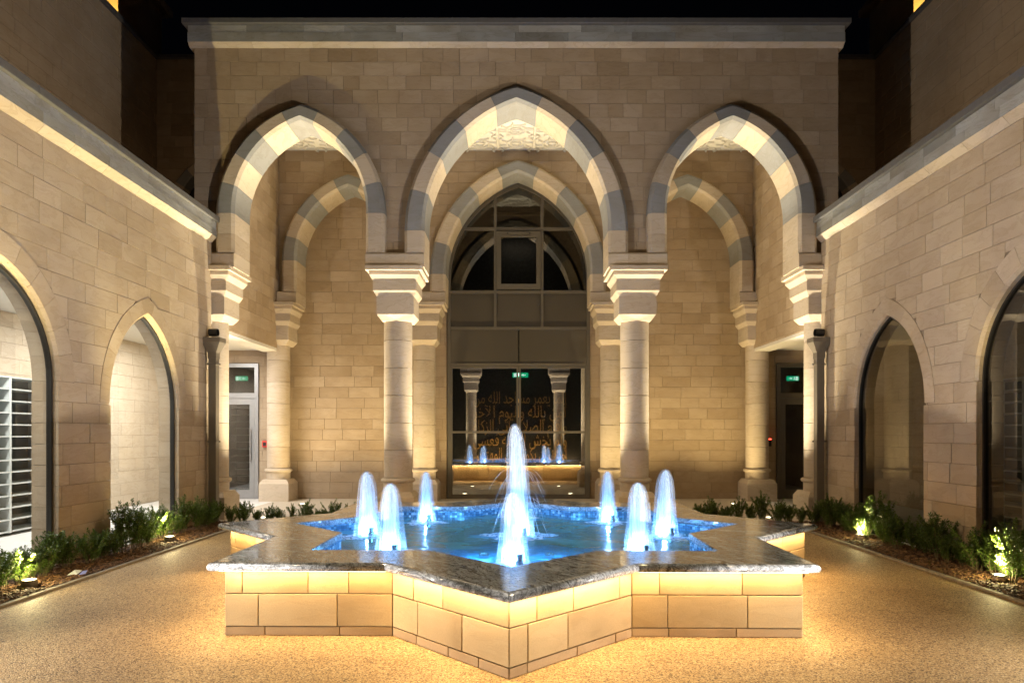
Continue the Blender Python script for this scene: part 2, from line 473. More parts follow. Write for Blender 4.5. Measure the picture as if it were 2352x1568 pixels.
def clean(p):
    q = []
    for a in p:
        if not q or (abs(a[0] - q[-1][0]) + abs(a[1] - q[-1][1])) > 0.004: q.append(a)
    while len(q) > 1 and (abs(q[0][0] - q[-1][0]) + abs(q[0][1] - q[-1][1])) <= 0.004: q.pop()
    return q

def block_geo(F, pts, joint, ch, front, back):
    a = inset(pts, joint / 2); b = inset(pts, joint / 2 + ch)
    n = len(pts)
    V = [F(p[0], p[1], back) for p in a] + [F(p[0], p[1], front - ch) for p in a] + [F(p[0], p[1], front) for p in b]
    Fs = []
    for i in range(n):
        j = (i + 1) % n
        Fs.append([i, j, n + j, n + i]); Fs.append([n + i, n + j, 2 * n + j, 2 * n + i])
    Fs.append([2 * n + i for i in range(n)])
    return V, Fs

class Arch:
    """pointed two-centred arch, half width h, springing vs, rise; below the springing half width hb"""
    def __init__(s, uc, h, vs, rise, hb=None, v0=-1e9):
        s.uc, s.h, s.vs, s.rise, s.v0 = uc, h, vs, rise, v0
        s.hb = h if hb is None else hb
        s.c = max(0.0, (rise * rise - h * h) / (2 * h)); s.r = h + s.c
    def hw(s, v):
        if v < s.v0 or v >= s.vs + s.rise: return -1.0
        if v < s.vs: return s.hb
        return math.sqrt(max(0.0, s.r ** 2 - (v - s.vs) ** 2)) - s.c
    def outline(s, v0, n=14):
        th = math.acos(min(1, s.c / s.r))
        R = [(s.uc - s.c + s.r * math.cos(th * i / n), s.vs + s.r * math.sin(th * i / n)) for i in range(n + 1)]
        Lf = [(2 * s.uc - u, v) for u, v in R[:-1]]
        return [(s.uc + s.hb, v0)] + R + Lf[::-1] + [(s.uc - s.hb, v0)]

class RectHole:
    def __init__(s, uc, h, v0, v1): s.uc, s.h, s.v0, s.v1 = uc, h, v0, v1; s.vs = None
    def hw(s, v): return s.h if s.v0 <= v < s.v1 else -1.0

def free_spans(u0, u1, v, holes):
    sp = [(u0, u1)]
    for hl in holes:
        h = hl.hw(v)
        if h <= 0: continue
        a, b = hl.uc - h, hl.uc + h
        nx = []
        for p, q in sp:
            if b <= p or a >= q: nx.append((p, q)); continue
            if a > p: nx.append((p, a))
            if b < q: nx.append((b, q))
        sp = nx
    return sp

def wall_core(name, F, u0, u1, v0, v1, holes, front, back, mat, parent, dv=0.06):
    lv = [v0]
    while lv[-1] < v1 - 1e-6: lv.append(min(v1, lv[-1] + dv))
    m = MB()
    run = {}
    for a, b in zip(lv[:-1], lv[1:]):
        for p, q in free_spans(u0, u1, (a + b) / 2, holes):
            key = (round(p, 4), round(q, 4))
            if key in run and abs(run[key][1] - a) < 1e-6: run[key][1] = b
            else:
                if key in run: flush(m, F, key, run[key], front, back)
                run[key] = [a, b]
    for k, r in run.items(): flush(m, F, k, r, front, back)
    return m.make(name, mat, parent)

def flush(m, F, k, r, front, back):
    p, q = k; a, b = r
    m.add([F(p, a, back), F(q, a, back), F(q, b, back), F(p, b, back), F(p, a, front), F(q, a, front), F(q, b, front), F(p, b, front)],
          [[0, 3, 2, 1], [4, 5, 6, 7], [0, 1, 5, 4], [1, 2, 6, 5], [2, 3, 7, 6], [3, 0, 4, 7]])

def coursed(F, u0, u1, vtop, vbot, course, holes, wmin, wmax, mat, parent, rng, limit=300, joint=0.005, ch=0.0018, back=-0.03, name='stone_block', cond=None, vdown=True):
    polys = []
    v1 = vtop
    row = 0
    while v1 > vbot + 0.02:
        v0 = max(vbot, v1 - course)
        us = [u0]; u = u0 - rng.uniform(0, wmax * 0.8)
        while u < u1:
            u += rng.uniform(wmin, wmax)
            if u > u0 + 0.10 and u < u1 - 0.10: us.append(u)
        us.append(u1)
        for a, b in zip(us[:-1], us[1:]):
            touch = [h for h in holes if h.hw(v0) > 0 or h.hw((v0 + v1) / 2) > 0 or h.hw(v1 - 1e-4) > 0]
            touch = [h for h in touch if not (h.uc - max(h.hw(v0), h.hw((v0 + v1) / 2), h.hw(v1 - 1e-4)) >= b or h.uc + max(h.hw(v0), h.hw((v0 + v1) / 2), h.hw(v1 - 1e-4)) <= a)]
            if not touch:
                polys.append([(a, v0), (b, v0), (b, v1), (a, v1)]); continue
            lv = [v0 + (v1 - v0) * i / 4 for i in range(5)]
            for h in touch:
                if getattr(h, 'vs', None) is not None and v0 < h.vs < v1: lv += [h.vs - 1e-4, h.vs + 1e-4]
                if isinstance(h, RectHole):
                    for e in (h.v0, h.v1):
                        if v0 < e < v1: lv += [e - 1e-4, e + 1e-4]
                elif h.vs + h.rise < v1: lv += [h.vs + h.rise - 1e-4]
            lv = sorted(set(lv)); lv[-1] = v1 - 1e-5
            # parts to the either side of each hole
            cuts = sorted(touch, key=lambda h: h.uc)
            bounds = [None] + cuts + [None]
            for li, ri in zip(bounds[:-1], bounds[1:]):
                Lp, Rp = [], []
                for v in lv:
                    lo, hi = a, b
                    if li is not None:
                        hh = li.hw(v); lo = max(lo, li.uc + hh) if hh > 0 else max(lo, li.uc)
                    if ri is not None:
                        hh = ri.hw(v); hi = min(hi, ri.uc - hh) if hh > 0 else min(hi, ri.uc)
                    if hi - lo > 0.012: Lp.append((lo, v)); Rp.append((hi, v))
                if len(Lp) >= 2:
                    # drop collinear middle points
                    def thin(P):
                        o = [P[0]]
                        for i in range(1, len(P) - 1):
                            x0, y0 = o[-1]; x1, y1 = P[i]; x2, y2 = P[i + 1]
                            if abs((x1 - x0) * (y2 - y0) - (x2 - x0) * (y1 - y0)) > 2e-5: o.append(P[i])
                        return o + [P[-1]]
                    poly = clean(thin(Rp) + thin(Lp)[::-1])
                    if len(poly) >= 3 and area(poly) > 0.0035: polys.append(poly)
        v1 = v0
        row += 1
    eye = cam.location
    def size(p):
        cu = sum(x for x, _ in p) / len(p); cv = sum(y for _, y in p) / len(p)
        q = F(cu, cv, 0)
        if cond and not cond(q): return -1
        d = q - eye
        return area(p) * abs(d.normalized().dot(F.N)) / max(0.5, d.length_squared)
    polys.sort(key=lambda p: -size(p))
    rest = MB()
    for i, p in enumerate(polys):
        V, Fs = block_geo(F, p, joint, ch, rng.uniform(-0.0015, 0.0025), back)
        if i < limit and size(p) >= 0: obj(name, V, Fs, mat, parent)
        else: rest.add(V, Fs)
    if rest.F: rest.make('stonework', mat, parent, kind='stuff')

def voussoirs(F, arch, w0, w1, oc, ic, front, T, nb, mats, parent, sub=5, dstep=None, name='voussoir'):
    """ring of wedge stones round ARCH (its outer curve); w0 width at springing, w1 at apex"""
    c, r = arch.c, arch.r
    tha = math.acos(c / r)
    step = dstep or tha / (nb - 0.5) 
    bounds = [step * i for i in range(nb)]
    def section(side, f0, f1, n, gap0, gap1):
        rows = []
        for i in range(n + 1):
            t = i / n
            th = f0 + (min(f1, tha) - f0) * t
            wd = w0 + (w1 - w0) * (th / tha)
            row = []
            for off, d in ((0, front - oc), (oc, front), (wd, front), (wd + ic, front - ic), (wd + ic, front - T), (0, front - T)):
                rho = r - off
                ta = math.acos(min(1, c / rho))
                e1 = ta if f1 >= tha else f1
                a = f0 + (e1 - f0) * t
                if i == 0: a += gap0 / rho
                if i == n: a -= gap1 / rho
                row.append(F(arch.uc + side * (-c + rho * math.cos(a)), arch.vs + rho * math.sin(a), d))
            rows.append(row)
        return rows
    def build(rows, mat):
        k = len(rows[0]); V = [p for row in rows for p in row]; Fs = []
        for i in range(len(rows) - 1):
            for j in range(k):
                a = i * k + j; b = i * k + (j + 1) % k
                Fs.append([a, b, b + k, a + k])
        Fs.append(list(range(k))[::-1]); Fs.append([(len(rows) - 1) * k + j for j in range(k)])
        o = obj(name, V, Fs, mat, parent); fix_normals(o.data)
        return o
    for side in (-1, 1):
        for i in range(nb - 1):
            build(section(side, bounds[i], bounds[i + 1], sub, 0.0015, 0.0015), mats[i % len(mats)])
    rr = section(-1, bounds[-1], tha + 1, sub, 0.0015, 0)
    rl = section(1, bounds[-1], tha + 1, sub, 0.0015, 0)
    build(rr + rl[::-1][1:], mats[(nb - 1) % len(mats)])

def arch_frame(F, arch, v0, wd, front, back, mat, parent, name='frame', n=14):
    inner = Arch(arch.uc, arch.h - wd, arch.vs, arch.rise - wd * 1.12, hb=arch.hb - wd)
    A = arch.outline(v0, n); B = inner.outline(v0 + wd, n)
    k = len(A)
    V = [F(u, v, front) for u, v in A] + [F(u, v, front) for u, v in B] + [F(u, v, back) for u, v in A] + [F(u, v, back) for u, v in B]
    Fs = []
    for i in range(k):
        j = (i + 1) % k
        Fs += [[i, j, k + j, k + i], [2 * k + i, 3 * k + i, 3 * k + j, 2 * k + j], [i, 2 * k + i, 2 * k + j, j], [k + i, k + j, 3 * k + j, 3 * k + i]]
    o = obj(name, V, Fs, mat, parent); fix_normals(o.data)
    return o

def arch_pane(F, arch, v0, d, mat, parent, name='pane', n=14):
    A = arch.outline(v0, n)
    return obj(name, [F(u, v, d) for u, v in A], [list(range(len(A)))], mat, parent)

# ================================================================ GROUND
g = MB(); g.add([(-40, -30, 0), (40, -30, 0), (40, 60, 0), (-40, 60, 0)], [[0, 1, 2, 3]])
tag(g.make('ground', M_GRAVEL), kind='structure')
XW, YF = 4.82, 10.8
KX = 4.11
for s in (-1, 1):
    m = MB()
    m.cbox(*sorted((s * KX, s * (KX + 0.05))), -2.0, 10.15, 0, 0.022, 0.003)
    m.cbox(*sorted((s * 2.35, s * KX)), 10.10, 10.15, 0, 0.022, 0.003)
    tag(m.make('kerb', M_KERB), kind='structure')
    m = MB()
    m.box(*sorted((s * (KX + 0.05), s * XW)), -2.0, 10.72, 0.0, 0.012)
    m.box(*sorted((s * 2.35, s * (KX + 0.05))), 10.15, 10.62, 0.0, 0.012)
    tag(m.make('planting_bed', M_SOIL), kind='structure')
m = MB(); m.box(-4.9, 4.9, 10.62, 14.36, -0.02, 0.018)
tag(m.make('portico_pavement', M_PAVE), kind='structure')

# ================================================================ FRONT ARCADE
rng = random.Random(11)
Fw = Frame((0, 11.0, 0), (1, 0, 0), (0, -1, 0))          # wall face
Fr = Frame((0, YF, 0), (1, 0, 0), (0, -1, 0))            # archivolt face
AC = 0.045
def ring_set(F, parent, xo, front, T):
    mid = Arch(xo, 1.777, 4.60, 2.31)
    voussoirs(F, mid, 0.275, 0.20, 0.05, 0.045, front, T, 5, [M_GREY, M_PALE], parent, dstep=math.radians(16.05))
    sides = []
    for s in (-1, 1):
        a = Arch(xo + s * 3.43, 1.34, 4.875, 1.746)
        voussoirs(F, a, 0.255, 0.195, 0.05, 0.045, front, T, 5, [M_GREY, M_PALE], parent, dstep=math.radians(16.2))
        sides.append(a)
    # jamb stones below the springing
    def jamb(u_in, u_out, z0, z1, ic=0.045, oc=0.05):
        sg = 1 if u_out > u_in else -1
        P = [(u_in - sg * ic, front - ic), (u_in, front), (u_out - sg * oc, front), (u_out, front - oc), (u_out, front - T), (u_in - sg * ic, front - T)]
        zz = [z0 + 0.0015, z1 - 0.0015]
        V = [F(u, z, d) for z in zz for u, d in P]
        k = len(P)
        Fs = [[i, (i + 1) % k, k + (i + 1) % k, k + i] for i in range(k)] + [list(range(k))[::-1], [k + i for i in range(k)]]
        o = obj('jamb_stone', V, Fs, M_PALE, parent); fix_normals(o.data)
    for s in (-1, 1):
        jamb(xo + s * 1.502, xo + s * 1.777, 4.255, 4.60)
        cs = xo + s * 3.43
        for q in (-1, 1):
            jamb(cs + q * 1.085, cs + q * 1.34, 4.255, 4.55)
            jamb(cs + q * 1.085, cs + q * 1.34, 4.55, 4.875)
    # impost blocks over the capitals, with a sloping sill between the rings
    for s in (-1, 1):
        for a, b, mid_ in ((1.457, 2.39, True), (4.47, 4.86, False)):
            u0, u1 = sorted((xo + s * a, xo + s * b))
            prof = [(front - T, 4.022), (front, 4.022), (front, 4.225), (front - 0.03, 4.253), (front - T, 4.253)]
            parts = 3 if mid_ else 1
            for i in range(parts):
                V, Fs = prism(F, prof, u0 + (u1 - u0) * i / parts + 0.001, u0 + (u1 - u0) * (i + 1) / parts - 0.001)
                o = obj('impost_block', V, Fs, M_PALE, parent); fix_normals(o.data)
    return mid, sides

def column(x, y, parent, wallside=None):
    c = bpy.data.objects.new('column', None); C.objects.link(c); c.parent = parent
    c.location = Vector((x, y, 0)) - parent_loc(parent)
    def P(m, name, mat, smooth=False):
        o = obj(name, m.V, m.F, mat, None); o.parent = c
        if smooth:
            for p in o.data.polygons: p.use_smooth = len(p.vertices) == 4
            o.data.set_sharp_from_angle(angle=math.radians(30))
        return o
    m = MB(); m.sq(0, 0, [(0.30, 0.30, 0.0), (0.30, 0.30, 0.37), (0.245, 0.245, 0.455)]); P(m, 'plinth', M_PALE)
    m = MB(); m.lathe([(0.236, 0.455), (0.236, 0.595), (0.245, 0.598), (0.268, 0.612), (0.277, 0.635), (0.268, 0.658), (0.245, 0.672), (0.236, 0.675)], seg=40); P(m, 'base_ring', M_PALE, True)
    zz = [0.677, 1.12, 1.56, 2.00, 2.44, 2.88, 3.20]
    for a, b in zip(zz[:-1], zz[1:]):
        m = MB(); m.lathe([(0.221, a + 0.0015), (0.228, a + 0.006), (0.228, b - 0.006), (0.221, b - 0.0015)], seg=40); P(m, 'drum', M_PALE, True)
    m = MB(); m.sq(0, 0, [(0.225, 0.225, 3.185), (0.295, 0.295, 3.28), (0.295, 0.295, 3.565), (0.342, 0.342, 3.65), (0.342, 0.342, 3.805), (0.395, 0.395, 3.89), (0.395, 0.395, 3.952)]); P(m, 'capital', M_PALE)
    m = MB(); m.sq(0, 0, [(0.445, 0.445, 3.953), (0.445, 0.445, 4.020)]); P(m, 'abacus', M_PALE)
    return c

arcade = thing('arcade', 'sandstone arcade of three pointed arches facing the fountain', 'building', (0, 11.1, 0))
mid, sides = ring_set(Fr, arcade, 0.0, 0.0, 0.65)
holes = [Arch(0, 1.70, 4.60, 2.22)] + [Arch(s * 3.43, 1.265, 4.875, 1.66) for s in (-1, 1)]
wall_core('wall_core', Fw, -5.185, 5.185, 4.10, 7.62, holes, -0.010, -0.45, M_MORTAR, arcade)
coursed(Fw, -5.19, 5.19, 7.59, 4.20, 0.2228, holes, 0.24, 0.52, M_BUFF, arcade, rng, 300)
for x in (-4.93, -1.925, 1.925, 4.93): column(x, 11.125, arcade)
# cornice: two fascia courses and a metal cap
def run(F, prof, u0, u1, n, name, mat, parent, gap=0.002, jit=0.0):
    us = [u0 + (u1 - u0) * i / n + (rng.uniform(-jit, jit) if 0 < i < n else 0) for i in range(n + 1)]
    for a, b in zip(us[:-1], us[1:]):
        V, Fs = prism(F, prof, a + gap, b - gap)
        o = obj(name, V, Fs, mat, parent); fix_normals(o.data)
run(Fw, [(-0.4, 7.592), (0.003, 7.592), (0.073, 7.653), (-0.4, 7.653)], -5.263, 5.263, 11, 'bevel_stone', M_PALE, arcade, jit=0.1)
run(Fw, [(-0.4, 7.655), (0.075, 7.655), (0.075, 7.803), (-0.4, 7.803)], -5.265, 5.265, 12, 'fascia_stone', M_FASC, arcade, jit=0.1)
run(Fw, [(-0.4, 7.806), (0.070, 7.806), (0.070, 7.915), (-0.4, 7.915)], -5.262, 5.262, 12, 'fascia_stone', M_FASC, arcade, jit=0.2)
run(Fw, [(-3.4, 7.917), (0.14, 7.917), (0.145, 7.922), (0.145, 7.993), (-3.4, 8.0)], -5.33, 5.33, 3, 'coping_cap', M_CAPMET, arcade)

# the matching arcade behind the camera (seen reflected in the glass doors)
back_arcade = thing('arcade', 'matching sandstone arcade behind the camera, seen only mirrored in the glass doors', 'building', (0, -1.2, 0))
Fbr = Frame((0, -0.9, 0), (-1, 0, 0), (0, 1, 0)); Fbw = Frame((0, -1.1, 0), (-1, 0, 0), (0, 1, 0))
ring_set(Fbr, back_arcade, 0.0, 0.0, 0.65)
wall_core('wall_face', Fbw, -5.2, 5.2, 4.10, 7.62, holes, -0.002, -0.45, M_BUFF, back_arcade)
for x in (-4.93, -1.925, 1.925, 4.93): column(x, -1.225, back_arcade)
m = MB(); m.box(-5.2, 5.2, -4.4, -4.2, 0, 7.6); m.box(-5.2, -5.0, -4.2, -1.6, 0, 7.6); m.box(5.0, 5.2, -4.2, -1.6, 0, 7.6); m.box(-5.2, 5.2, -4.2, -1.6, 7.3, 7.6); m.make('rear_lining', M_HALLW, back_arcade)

# ================================================================ REAR WALL OF THE PORTICO
XO = 0.04
rear = thing('portico_wall', 'honey sandstone back wall of the portico with blind arches', 'wall', (0, 14.3, 0))
Fu = Frame((0, 13.95, 0), (1, 0, 0), (0, -1, 0))
Fi = Frame((0, 14.40, 0), (1, 0, 0), (0, -1, 0))
Frr = Frame((0, 13.75, 0), (1, 0, 0), (0, -1, 0))
ring_set(Frr, rear, XO, 0.0, 0.65)
hr = [Arch(XO, 1.70, 4.60, 2.22)] + [Arch(XO + s * 3.43, 1.265, 4.875, 1.66) for s in (-1, 1)]
wall_core('wall_core', Fu, -4.84, 4.84, 4.10, 7.4, hr, -0.010, -0.44, M_MORTAR, rear)
coursed(Fu, -4.84, 4.84, 7.17, 4.20, 0.2228, hr, 0.34, 0.56, M_BUFF, rear, rng, 110)
dh = [Arch(XO, 1.50, 4.60, 2.06), RectHole(-5.94, 0.52, -1, 2.87), RectHole(6.01, 0.52, -1, 2.87)]
wall_core('wall_core', Fi, -7.3, 7.3, 0.0, 7.3, dh, -0.010, -0.3, M_MORTAR, rear)
coursed(Fi, -7.3, 7.3, 6.6, 0.0, 0.2228, dh, 0.36, 0.66, M_BUFF, rear, rng, 190,
        cond=lambda q: (abs(q.x) < 4.6 or q.z < 3.2))
for x in (-4.93, -1.925, 1.925, 4.93): column(x + XO, 14.07, rear)

# portico side walls above the openings to the wings
for s, nm in ((-1, 'brightly lit wing'), (1, 'unlit wing')):
    t = thing('side_wall', 'sandstone wall over the opening to the ' + nm, 'wall', (s * 4.84, 12.6, 3.1))
    F = Frame((s * 4.84, 0, 0), (0, 1, 0), (1, 0, 0)) if s < 0 else Frame((s * 4.84, 0, 0), (0, -1, 0), (-1, 0, 0))
    a, b = (11.42, 13.98) if s < 0 else (-13.98, -11.42)
    wall_core('wall_core', F, a, b, 3.12, 7.3, [], -0.010, -0.35, M_MORTAR, t)
    coursed(F, a, b, 7.17, 3.12, 0.2228, [], 0.30, 0.56, M_BUFF, t, rng, 150)
    m = MB(); V, Fs = prism(F, [(-0.35, 3.06), (-0.01, 3.06), (-0.01, 3.118), (-0.35, 3.118)], a, b); m.add(V, Fs)
    o = m.make('lintel', M_PLASTER, t); fix_normals(o.data)

# portico ceiling
ceil = thing('portico_ceiling', 'white plaster ceiling with raised geometric strapwork', 'ceiling', (0, 12.7, 7.16))
m = MB(); m.box(-4.9, 4.9, 11.4, 14.5, 7.165, 7.4); m.make('panel', M_PLASTER, ceil)
lat = MB()
def bar(x0, y0, x1, y1, w=0.035, z0=7.125, z1=7.164):
    d = Vector((x1 - x0, y1 - y0, 0)); L = d.length
    if L < 1e-6: return
    d /= L; n = Vector((-d.y, d.x, 0)) * w
    p, q = Vector((x0, y0, 0)), Vector((x1, y1, 0))
    c = [p + n, q + n, q - n, p - n]; k = 0.6
    c2 = [p + n * k, q + n * k, q - n * k, p - n * k]
    V = [(v.x, v.y, z1) for v in c] + [(v.x, v.y, z0) for v in c2]
    lat.add(V, [[4, 5, 6, 7], [0, 4, 7, 3], [1, 2, 6, 5], [0, 1, 5, 4], [3, 7, 6, 2]])
def poly_ring(cx, cy, r, n, rot=0.0, w=0.03):
    P = [(cx + r * math.cos(rot + 2 * PI * i / n), cy + r * math.sin(rot + 2 * PI * i / n)) for i in range(n)]
    for i in range(n): bar(*P[i], *P[(i + 1) % n], w)
for ix in range(-6, 7):
    for iy in range(4):
        cx, cy_ = ix * 0.72, 11.72 + iy * 0.62
        poly_ring(cx, cy_, 0.19, 8, PI / 8, 0.017); poly_ring(cx, cy_, 0.10, 8, 0, 0.012)
        for k in range(8):
            a = PI / 8 + k * PI / 4
            bar(cx + 0.19 * math.cos(a), cy_ + 0.19 * math.sin(a), cx + 0.33 * math.cos(a + 0.2), cy_ + 0.28 * math.sin(a + 0.2), 0.014)
        poly_ring(cx + 0.36, cy_ + 0.31, 0.11, 6, 0, 0.014)
for x in (-3.24, -2.52, -0.36, 0.36, 2.52, 3.24): bar(x, 11.5, x, 13.75, 0.028)
for y in (12.34, 12.96): bar(-4.5, y, 4.5, y, 0.02)
lat.make('strapwork', M_PLASTER, ceil, kind='stuff')
for cx in (-3.8, -0.9, 0.9, 3.8):
    m = MB(); m.lathe([(0.05, 7.10), (0.055, 7.125), (0.055, 7.163)], cx, 12.7, 16); m.make('recessed_downlight', M_BRONZE, ceil)

# ================================================================ SIDE WINGS
def wing(s):
    lit = s < 0
    desc = 'sandstone side wing with brightly lit arched windows' if lit else 'sandstone side wing with dark unlit arched windows'
    t = thing('side_wing', desc, 'building', (s * XW, 6.0, 0))
    rg = random.Random(5 if lit else 9)
    if lit: F = Frame((-XW, 0, 0), (0, 1, 0), (1, 0, 0)); sg = 1
    else: F = Frame((XW, 0, 0), (0, -1, 0), (-1, 0, 0)); sg = -1
    uu = lambda a, b: (a, b) if sg > 0 else (-b, -a)
    u0, u1 = uu(2.6, 10.79)
    wins = [(sg * 8.92, 0.82, 1.75, 1.17, 0.215), (sg * 6.17, 1.0, 1.94, 1.10, 0.25), (sg * 3.1, 0.82, 1.75, 1.17, 0.215)]
    holes = []; core = []
    for uc, h, vs, rise, rw in wins:
        outer = Arch(uc, h + rw, vs, (rise + rw * 1.12), hb=h)
        if uc * sg < 4.0:
            holes.append(RectHole(uc, 0.5, 0, 0.01)); continue
        holes.append(outer)
        core.append(Arch(uc, h + 0.05, vs, rise + 0.055))
    holes = [x for x in holes if not isinstance(x, RectHole)]
    wall_core('wall_core', F, u0, u1, 0.0, 4.40, core, -0.010, -0.28, M_MORTAR, t)
    coursed(F, u0, u1, 4.40, 0.0, 0.2228, holes, 0.36, 0.68, M_SIDE, t, rg, 300)
    for uc, h, vs, rise, rw in wins[:2]:
        A = Arch(uc, h + rw, vs, rise + rw * 1.12)
        nb = 6 if h < 1 else 7
        voussoirs(F, A, rw - 0.03, rw - 0.026, 0.002, 0.03, 0.004, 0.285, nb, [M_SIDE], t, sub=4)
        inner = Arch(uc, h, vs, rise)
        # jambs: coursed reveal stones
        z = 0.0; k = 0
        zz = [4.40 - 0.2228 * i for i in range(20)]
        zz = sorted(v for v in zz if 0 < v < vs - 0.03); zz = [0.0] + zz + [vs]
        for a, b in zip(zz[:-1], zz[1:]):
            for q in (-1, 1):
                m = MB()
                e0, e1 = sorted((uc + q * (h + 0.0), uc + q * (h + 0.11)))
                p0, p1 = (-0.285, -0.032)
                V, Fs = prism(F, [(p0, a + .002), (p1, a + .002), (p1, b - .002), (p0, b - .002)], e0, e1)
                o = obj('jamb_stone', V, Fs, M_SIDE, t); fix_normals(o.data)
            k += 1
        wn = bpy.data.objects.new('window', None); C.objects.link(wn); wn.parent = t
        wn.location = Vector(F(uc, 0, -0.08)) - parent_loc(t)
        fr = Arch(uc, h - 0.002, vs, rise - 0.002)
        arch_frame(F, fr, 0.02, 0.022, -0.06, -0.115, M_DARKFR, wn)
        gl = Arch(uc, h - 0.02, vs, rise - 0.023)
        arch_pane(F, gl, 0.05, -0.082, M_GLASS if lit else M_GLASSX, wn)
    # coping
    n = 12
    run(F, [(-0.3, 4.402), (0.004, 4.402), (0.085, 4.485), (-0.3, 4.485)], u0, u1, n, 'bevel_stone', M_PALE, t, jit=0.15)
    run(F, [(-0.3, 4.488), (0.086, 4.488), (0.086, 4.60), (-0.3, 4.60)], u0, u1, n, 'fascia_stone', M_FASC, t, jit=0.15)
    run(F, [(-0.3, 4.603), (0.080, 4.603), (0.080, 4.715), (-0.3, 4.715)], u0, u1, n, 'fascia_stone', M_FASC, t, jit=0.15)
    run(F, [(-0.5, 4.717), (0.125, 4.717), (0.13, 4.722), (0.13, 4.80), (-0.5, 4.82)], u0, u1, 4, 'coping_cap', M_CAPMET, t)
    # ceiling and roof over the corridor
    m = MB(); m.box(*sorted((s * 4.86, s * 7.34)), 2.6, 14.4, 3.14, 3.3); m.make('ceiling', M_PLASTER, t)
    m = MB(); m.box(*sorted((s * 5.1, s * 7.34)), 2.6, 13.9, 4.3, 4.38); m.make('roof', M_CAPMET, t)
    return t
wing(-1); wing(1)

# corridor floors, and the tall block's long wall that is also the corridor's back wall
for s in (-1, 1):
    m = MB(); m.box(*sorted((s * 4.84, s * 7.3)), 2.6, 14.4, -0.02, 0.014)
    tag(m.make('corridor_floor', M_FLOORW), kind='structure')
    nm = 'lit windows' if s < 0 else 'dark windows'
    t = thing('tall_block', 'taller dim sandstone block rising behind the wing with ' + nm, 'building', (s * 7.32, 8, 0))
    rg = random.Random(21 + s)
    if s < 0: F = Frame((-7.32, 0, 0), (0, 1, 0), (1, 0, 0)); a, b = 2.6, 13.94
    else: F = Frame((7.32, 0, 0), (0, -1, 0), (-1, 0, 0)); a, b = -13.94, -2.6
    wall_core('wall_core', F, a, b, 0, 9.0, [], -0.010, -0.3, M_MORTAR, t)
    coursed(F, a, b, 9.0, 4.3, 0.2228, [], 0.34, 0.62, M_BUFF, t, rg, 160, joint=0.012, ch=0.004)
    a2, b2 = (7.0, 14.36) if s < 0 else (-14.36, -7.0)
    coursed(F, a2, b2, 3.14, 0.0, 0.2228, [], 0.40, 0.75, M_PALE, t, rg, 90, joint=0.004, ch=0.001)
    run(F, [(-0.3, 9.0), (0.06, 9.0), (0.06, 9.07), (-0.3, 9.08)], a, b, 5, 'coping_cap', M_CAPMET, t)
    # end wall with a blind arch
    Fe = Frame((0, 13.9, 0), (1, 0, 0), (0, -1, 0))
    x0, x1 = sorted((s * 5.0, s * 7.32))
    ar = Arch(s * 6.24, 0.86, 5.85, 1.15)
    hl = [Arch(s * 6.24, 0.84, 5.85, 1.12)]
    wall_core('wall_core', Fe, x0, x1, 4.3, 9.0, hl, -0.010, -0.3, M_MORTAR, t)
    coursed(Fe, x0, x1, 9.0, 4.3, 0.2228, hl, 0.34, 0.6, M_BUFF, t, rg, 50)
    voussoirs(Fe, ar, 0.2, 0.16, 0.02, 0.02, 0.05, 0.3, 5, [M_GREY, M_PALE], t)
    arch_pane(Fe, Arch(s * 6.24, 0.84, 5.85, 1.12), 4.3, -0.25, M_DARKFR, t)
    run(Fe, [(-0.3, 9.0), (0.06, 9.0), (0.06, 9.07), (-0.3, 9.08)], x0, x1, 2, 'coping_cap', M_CAPMET, t)

# gold lit lantern towers beyond the roofs
for s in (-1, 1):
    t = thing('lantern_tower', 'golden floodlit tower corner above the roof by the ' + ('lit wing' if s < 0 else 'unlit wing'), 'tower', (s * 9.2, 15, 0))
    m = MB(); m.cbox(*sorted((s * 8.36, s * 10.4)), 14.4, 16.4, 0, 10.2, 0.02)
    m.make('shaft', M_SIDE, t)
    m = MB(); m.cbox(*sorted((s * 8.28, s * 10.5)), 14.3, 16.5, 11.4, 11.6, 0.02); m.make('cornice', M_SIDE, t)
    m = MB(); m.cbox(*sorted((s * 8.45, s * 10.3)), 14.5, 16.3, 10.2, 11.4, 0.02); m.make('drum', M_SIDE, t)
    lamp('SPOT', 'tower_lamp', (s * 8.9, 13.6, 9.3), (1.0, 0.58, 0.12), 170, t, (0.0, 0.55, 1.0), spot_size=1.9, spot_blend=0.6, shadow_soft_size=0.05)

# ================================================================ ENTRANCE SCREEN
scr = thing('entrance_screen', 'tall arched bronze glazed screen at the centre of the portico', 'window', (XO, 14.35, 0))
Fs_ = Frame((XO + 0.02, 14.36, 0), (1, 0, 0), (0, -1, 0))
SA = Arch(0, 1.50, 4.60, 2.045)
o = arch_frame(Fs_, SA, 0.0, 0.065, 0.0, -0.10, M_BRONZE, scr)
def sbox(u0, u1, v0, v1, d0, d1, name, mat, parent=None):
    m = MB()
    c = [Fs_(u, v, d) for d in (d0, d1) for v in (v0, v1) for u in (u0, u1)]
    m.add(c, [[0, 1, 3, 2], [4, 6, 7, 5], [0, 4, 5, 1], [2, 3, 7, 6], [0, 2, 6, 4], [1, 5, 7, 3]])
    o = m.make(name, mat, parent or scr); fix_normals(o.data); return o
for q in (-1, 1):
    sbox(q * 0.494 - 0.027, q * 0.494 + 0.027, 3.62, SA.vs + math.sqrt(SA.r ** 2 - (0.494 + SA.c) ** 2) - 0.03, -0.09, -0.004, 'mullion', M_BRONZE)
for z, h in ((5.694, 0.03), (4.367, 0.03), (3.602, 0.03), (2.836, 0.03)):
    hwid = min(1.45, SA.hw(z) - 0.03)
    sbox(-hwid, hwid, z - h, z + h, -0.088, -0.007, 'transom', M_BRONZE)
